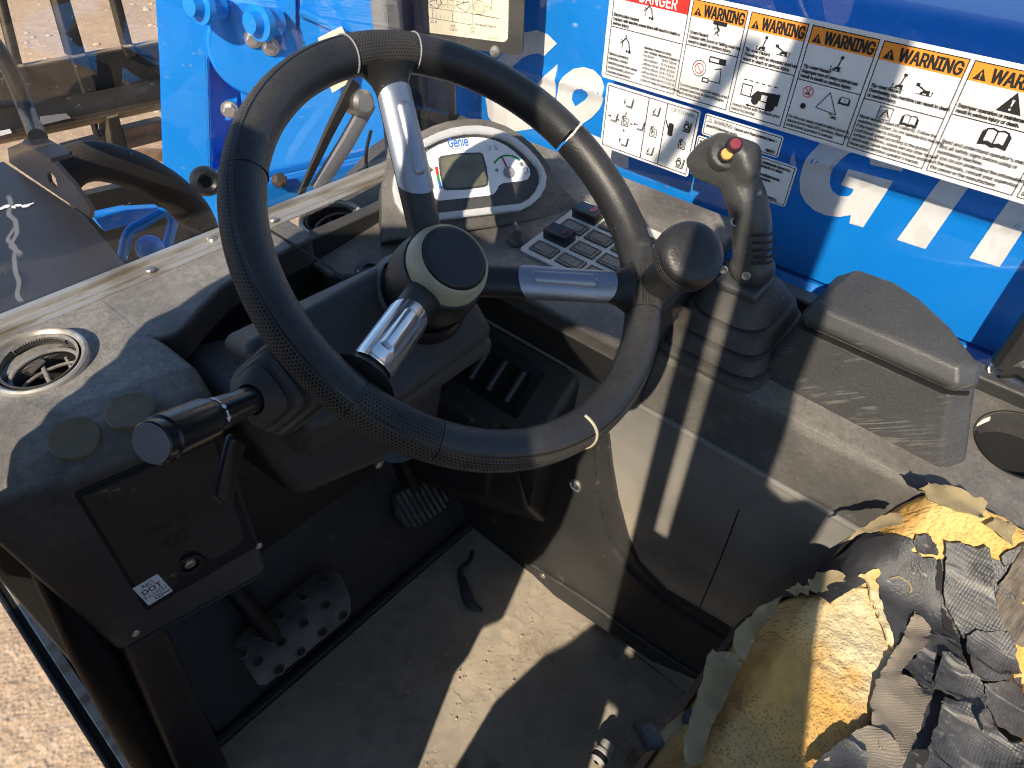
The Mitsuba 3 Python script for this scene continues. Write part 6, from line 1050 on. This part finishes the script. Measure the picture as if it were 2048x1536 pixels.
k = single('frame_rail', slab([(0.4232, 1.6, 0.2487), (0.4921, 1.6, 0.2396), (0.5699, 1.6, 0.214), (0.5729, 1.6, 0.1931), (0.4904, 1.6, 0.202), (0.4361, 1.6, 0.206), (0.4301, 1.6, 0.2261)], nf, .03, .004), 'blue_paint', 'bright blue wedge of chassis below the guard bar', 'chassis')
k = thing('blue_step', 'dull blue bent tube step low outside the front pane', 'step')
obj('hoop', tube(curve([A(p) for p in [(0.3933, 1.5, 0.143), (0.425, 1.5, 0.1996), (0.4521, 1.5, 0.2379), (0.4856, 1.5, 0.2465), (0.5261, 1.5, 0.254), (0.5421, 1.5, 0.2528), (0.5501, 1.5, 0.2297), (0.5297, 1.5, 0.1933), (0.4988, 1.5, 0.1474)]], 6), .011, 12), 'blue_paint', k, smooth=50)
obj('knob', trimesh.creation.icosphere(subdivisions=3, radius=.030).apply_translation(A(A((0.4753, 1.48, 0.1963)))), 'blue_paint', k, smooth=True)

# ------------------------------------------------------------------ out of view: cab roof, rear wall and blockers cut to shade the inside
roof = thing('unseen_cab_roof', 'unseen black cab roof frame with a glass panel, placed to shade the boom and let skylight in', 'roof')
obj('side_beam', box((-.16, -.85, 1.57), (.14, .86, 1.63), .02), 'black_steel', roof)  # deep beam out of view, sized to shade the top of the boom
for lo_, hi_ in (((.14, .76, 1.57), (.86, .86, 1.63)), ((.14, -.85, 1.57), (.86, -.75, 1.63)), ((.76, -.75, 1.57), (.86, .76, 1.63))): obj('cross_beam', box(lo_, hi_, .02), 'black_steel', roof)
obj('glass_panel', grid([[(.12, -.77, 1.60), (.12, .78, 1.60)], [(.78, -.77, 1.60), (.78, .78, 1.60)]]), 'pane', roof, smooth=False)  # out of view, lets skylight into the shaded cab
obj('rear_wall', box((-.10, -.86, -.05), (.80, -.82, .45), .01), 'black_steel', roof)
for x in (-.10, .76): obj('rear_post', box((x, -.86, .70), (x + .05, -.80, 1.585), .012), 'black_steel', roof)
door = thing('unseen_sun_blocker', 'unseen black plates on the sunny side, cut to cast the shadows inside', 'door')  # unseen plates, no door: outlined to cast the shadows inside the cab
def blocker_plate(pts, rnd=.006, t=.010, x=-.145):
    p = Polygon(pts).buffer(rnd).buffer(-2 * rnd).buffer(rnd); m = extr(p, t); v = m.vertices.copy(); m.vertices = np.stack([x - t / 2 + v[:, 2], v[:, 0], v[:, 1]], 1); return m
obj('main_blocker', blocker_plate([(.19, .10), (.184, .26), (.189, .31), (.193, .36), (.185, .385), (.182, .428), (.157, .452), (.156, .535), (.138, .565), (.120, .606), (.094, .70), (.082, .78), (.082, .845), (.060, .93), (.047, .965), (.055, .985), (.078, 1.010), (.105, 1.040), (.112, 1.062), (.085, 1.082), (.022, 1.092), (.022, 1.165), (.06, 1.170), (.085, 1.205), (.10, 1.222), (.155, 1.228), (.160, 1.31), (.232, 1.31), (.236, 1.125), (.30, 1.125), (.345, 1.09), (.416, 1.048), (.445, 1.023), (.452, .98), (.468, .922), (.470, .893), (.481, .869), (.475, .850), (.464, .835), (.466, .815), (.462, .805), (.465, .79), (.461, .77), (.469, .752), (.473, .735), (.468, .70), (.52, .63), (.60, .57), (.60, .47), (.52, .30), (.44, .16), (.38, -.1), (.19, -.1)], .0015), 'black_steel', door)  # largest blocker, its outline cut after the big shadow it casts
obj('post', blocker_plate([(-.048, -.1), (-.021, -.1), (-.021, 1.30), (-.047, 1.30)], .002), 'black_steel', door)  # blocker strip casting the narrow shadow band
obj('post', blocker_plate([(-.069, -.1), (-.068, .74), (-.068, 1.22), (-.038, 1.46), (-.062, 1.57), (-.16, 1.57), (-.158, 1.22), (-.158, 1.03), (-.157, .990), (-.180, .982), (-.200, 1.004), (-.226, 1.005), (-.224, .955), (-.216, .88), (-.214, .80), (-.30, .835), (-.36, .86), (-.36, -.1)]), 'black_steel', door)  # blocker strip casting the broad shadow band
obj('slit_blocker', blocker_plate([(-.072, .540), (-.044, .540), (-.044, .812), (-.072, .812)], .002), 'black_steel', door)  # blocks the slit so the sunlit strip on the wall ends
obj('slit_blocker', blocker_plate([(-.072, .462), (-.044, .462), (-.044, .520), (-.072, .520)], .002), 'black_steel', door)  # blocks the slit between the sunlit patches on the floor
obj('streak_blocker', blocker_plate([(.062, 1.355), (.085, 1.355), (.004, 1.515), (-.020, 1.515)], .002), 'black_steel', door)  # slanted blocker casting the dark streak across the decals
obj('floor_blocker', blocker_plate([(-.044, .535), (.004, .533), (.042, .479), (.070, .450), (.114, .373), (.128, .309), (.134, .28), (.134, -.1), (-.044, -.1)], .004), 'black_steel', door)  # blocker cutting the lower edge of the sunlit floor wedge
single('unseen_sill_blocker', box((-.95, .0, -.5), (-.70, .70, .58), .03), 'black_steel', 'black box out of view, placed to shade the sill', 'blocker')  # unseen box, put there to keep the sun off the sill rails
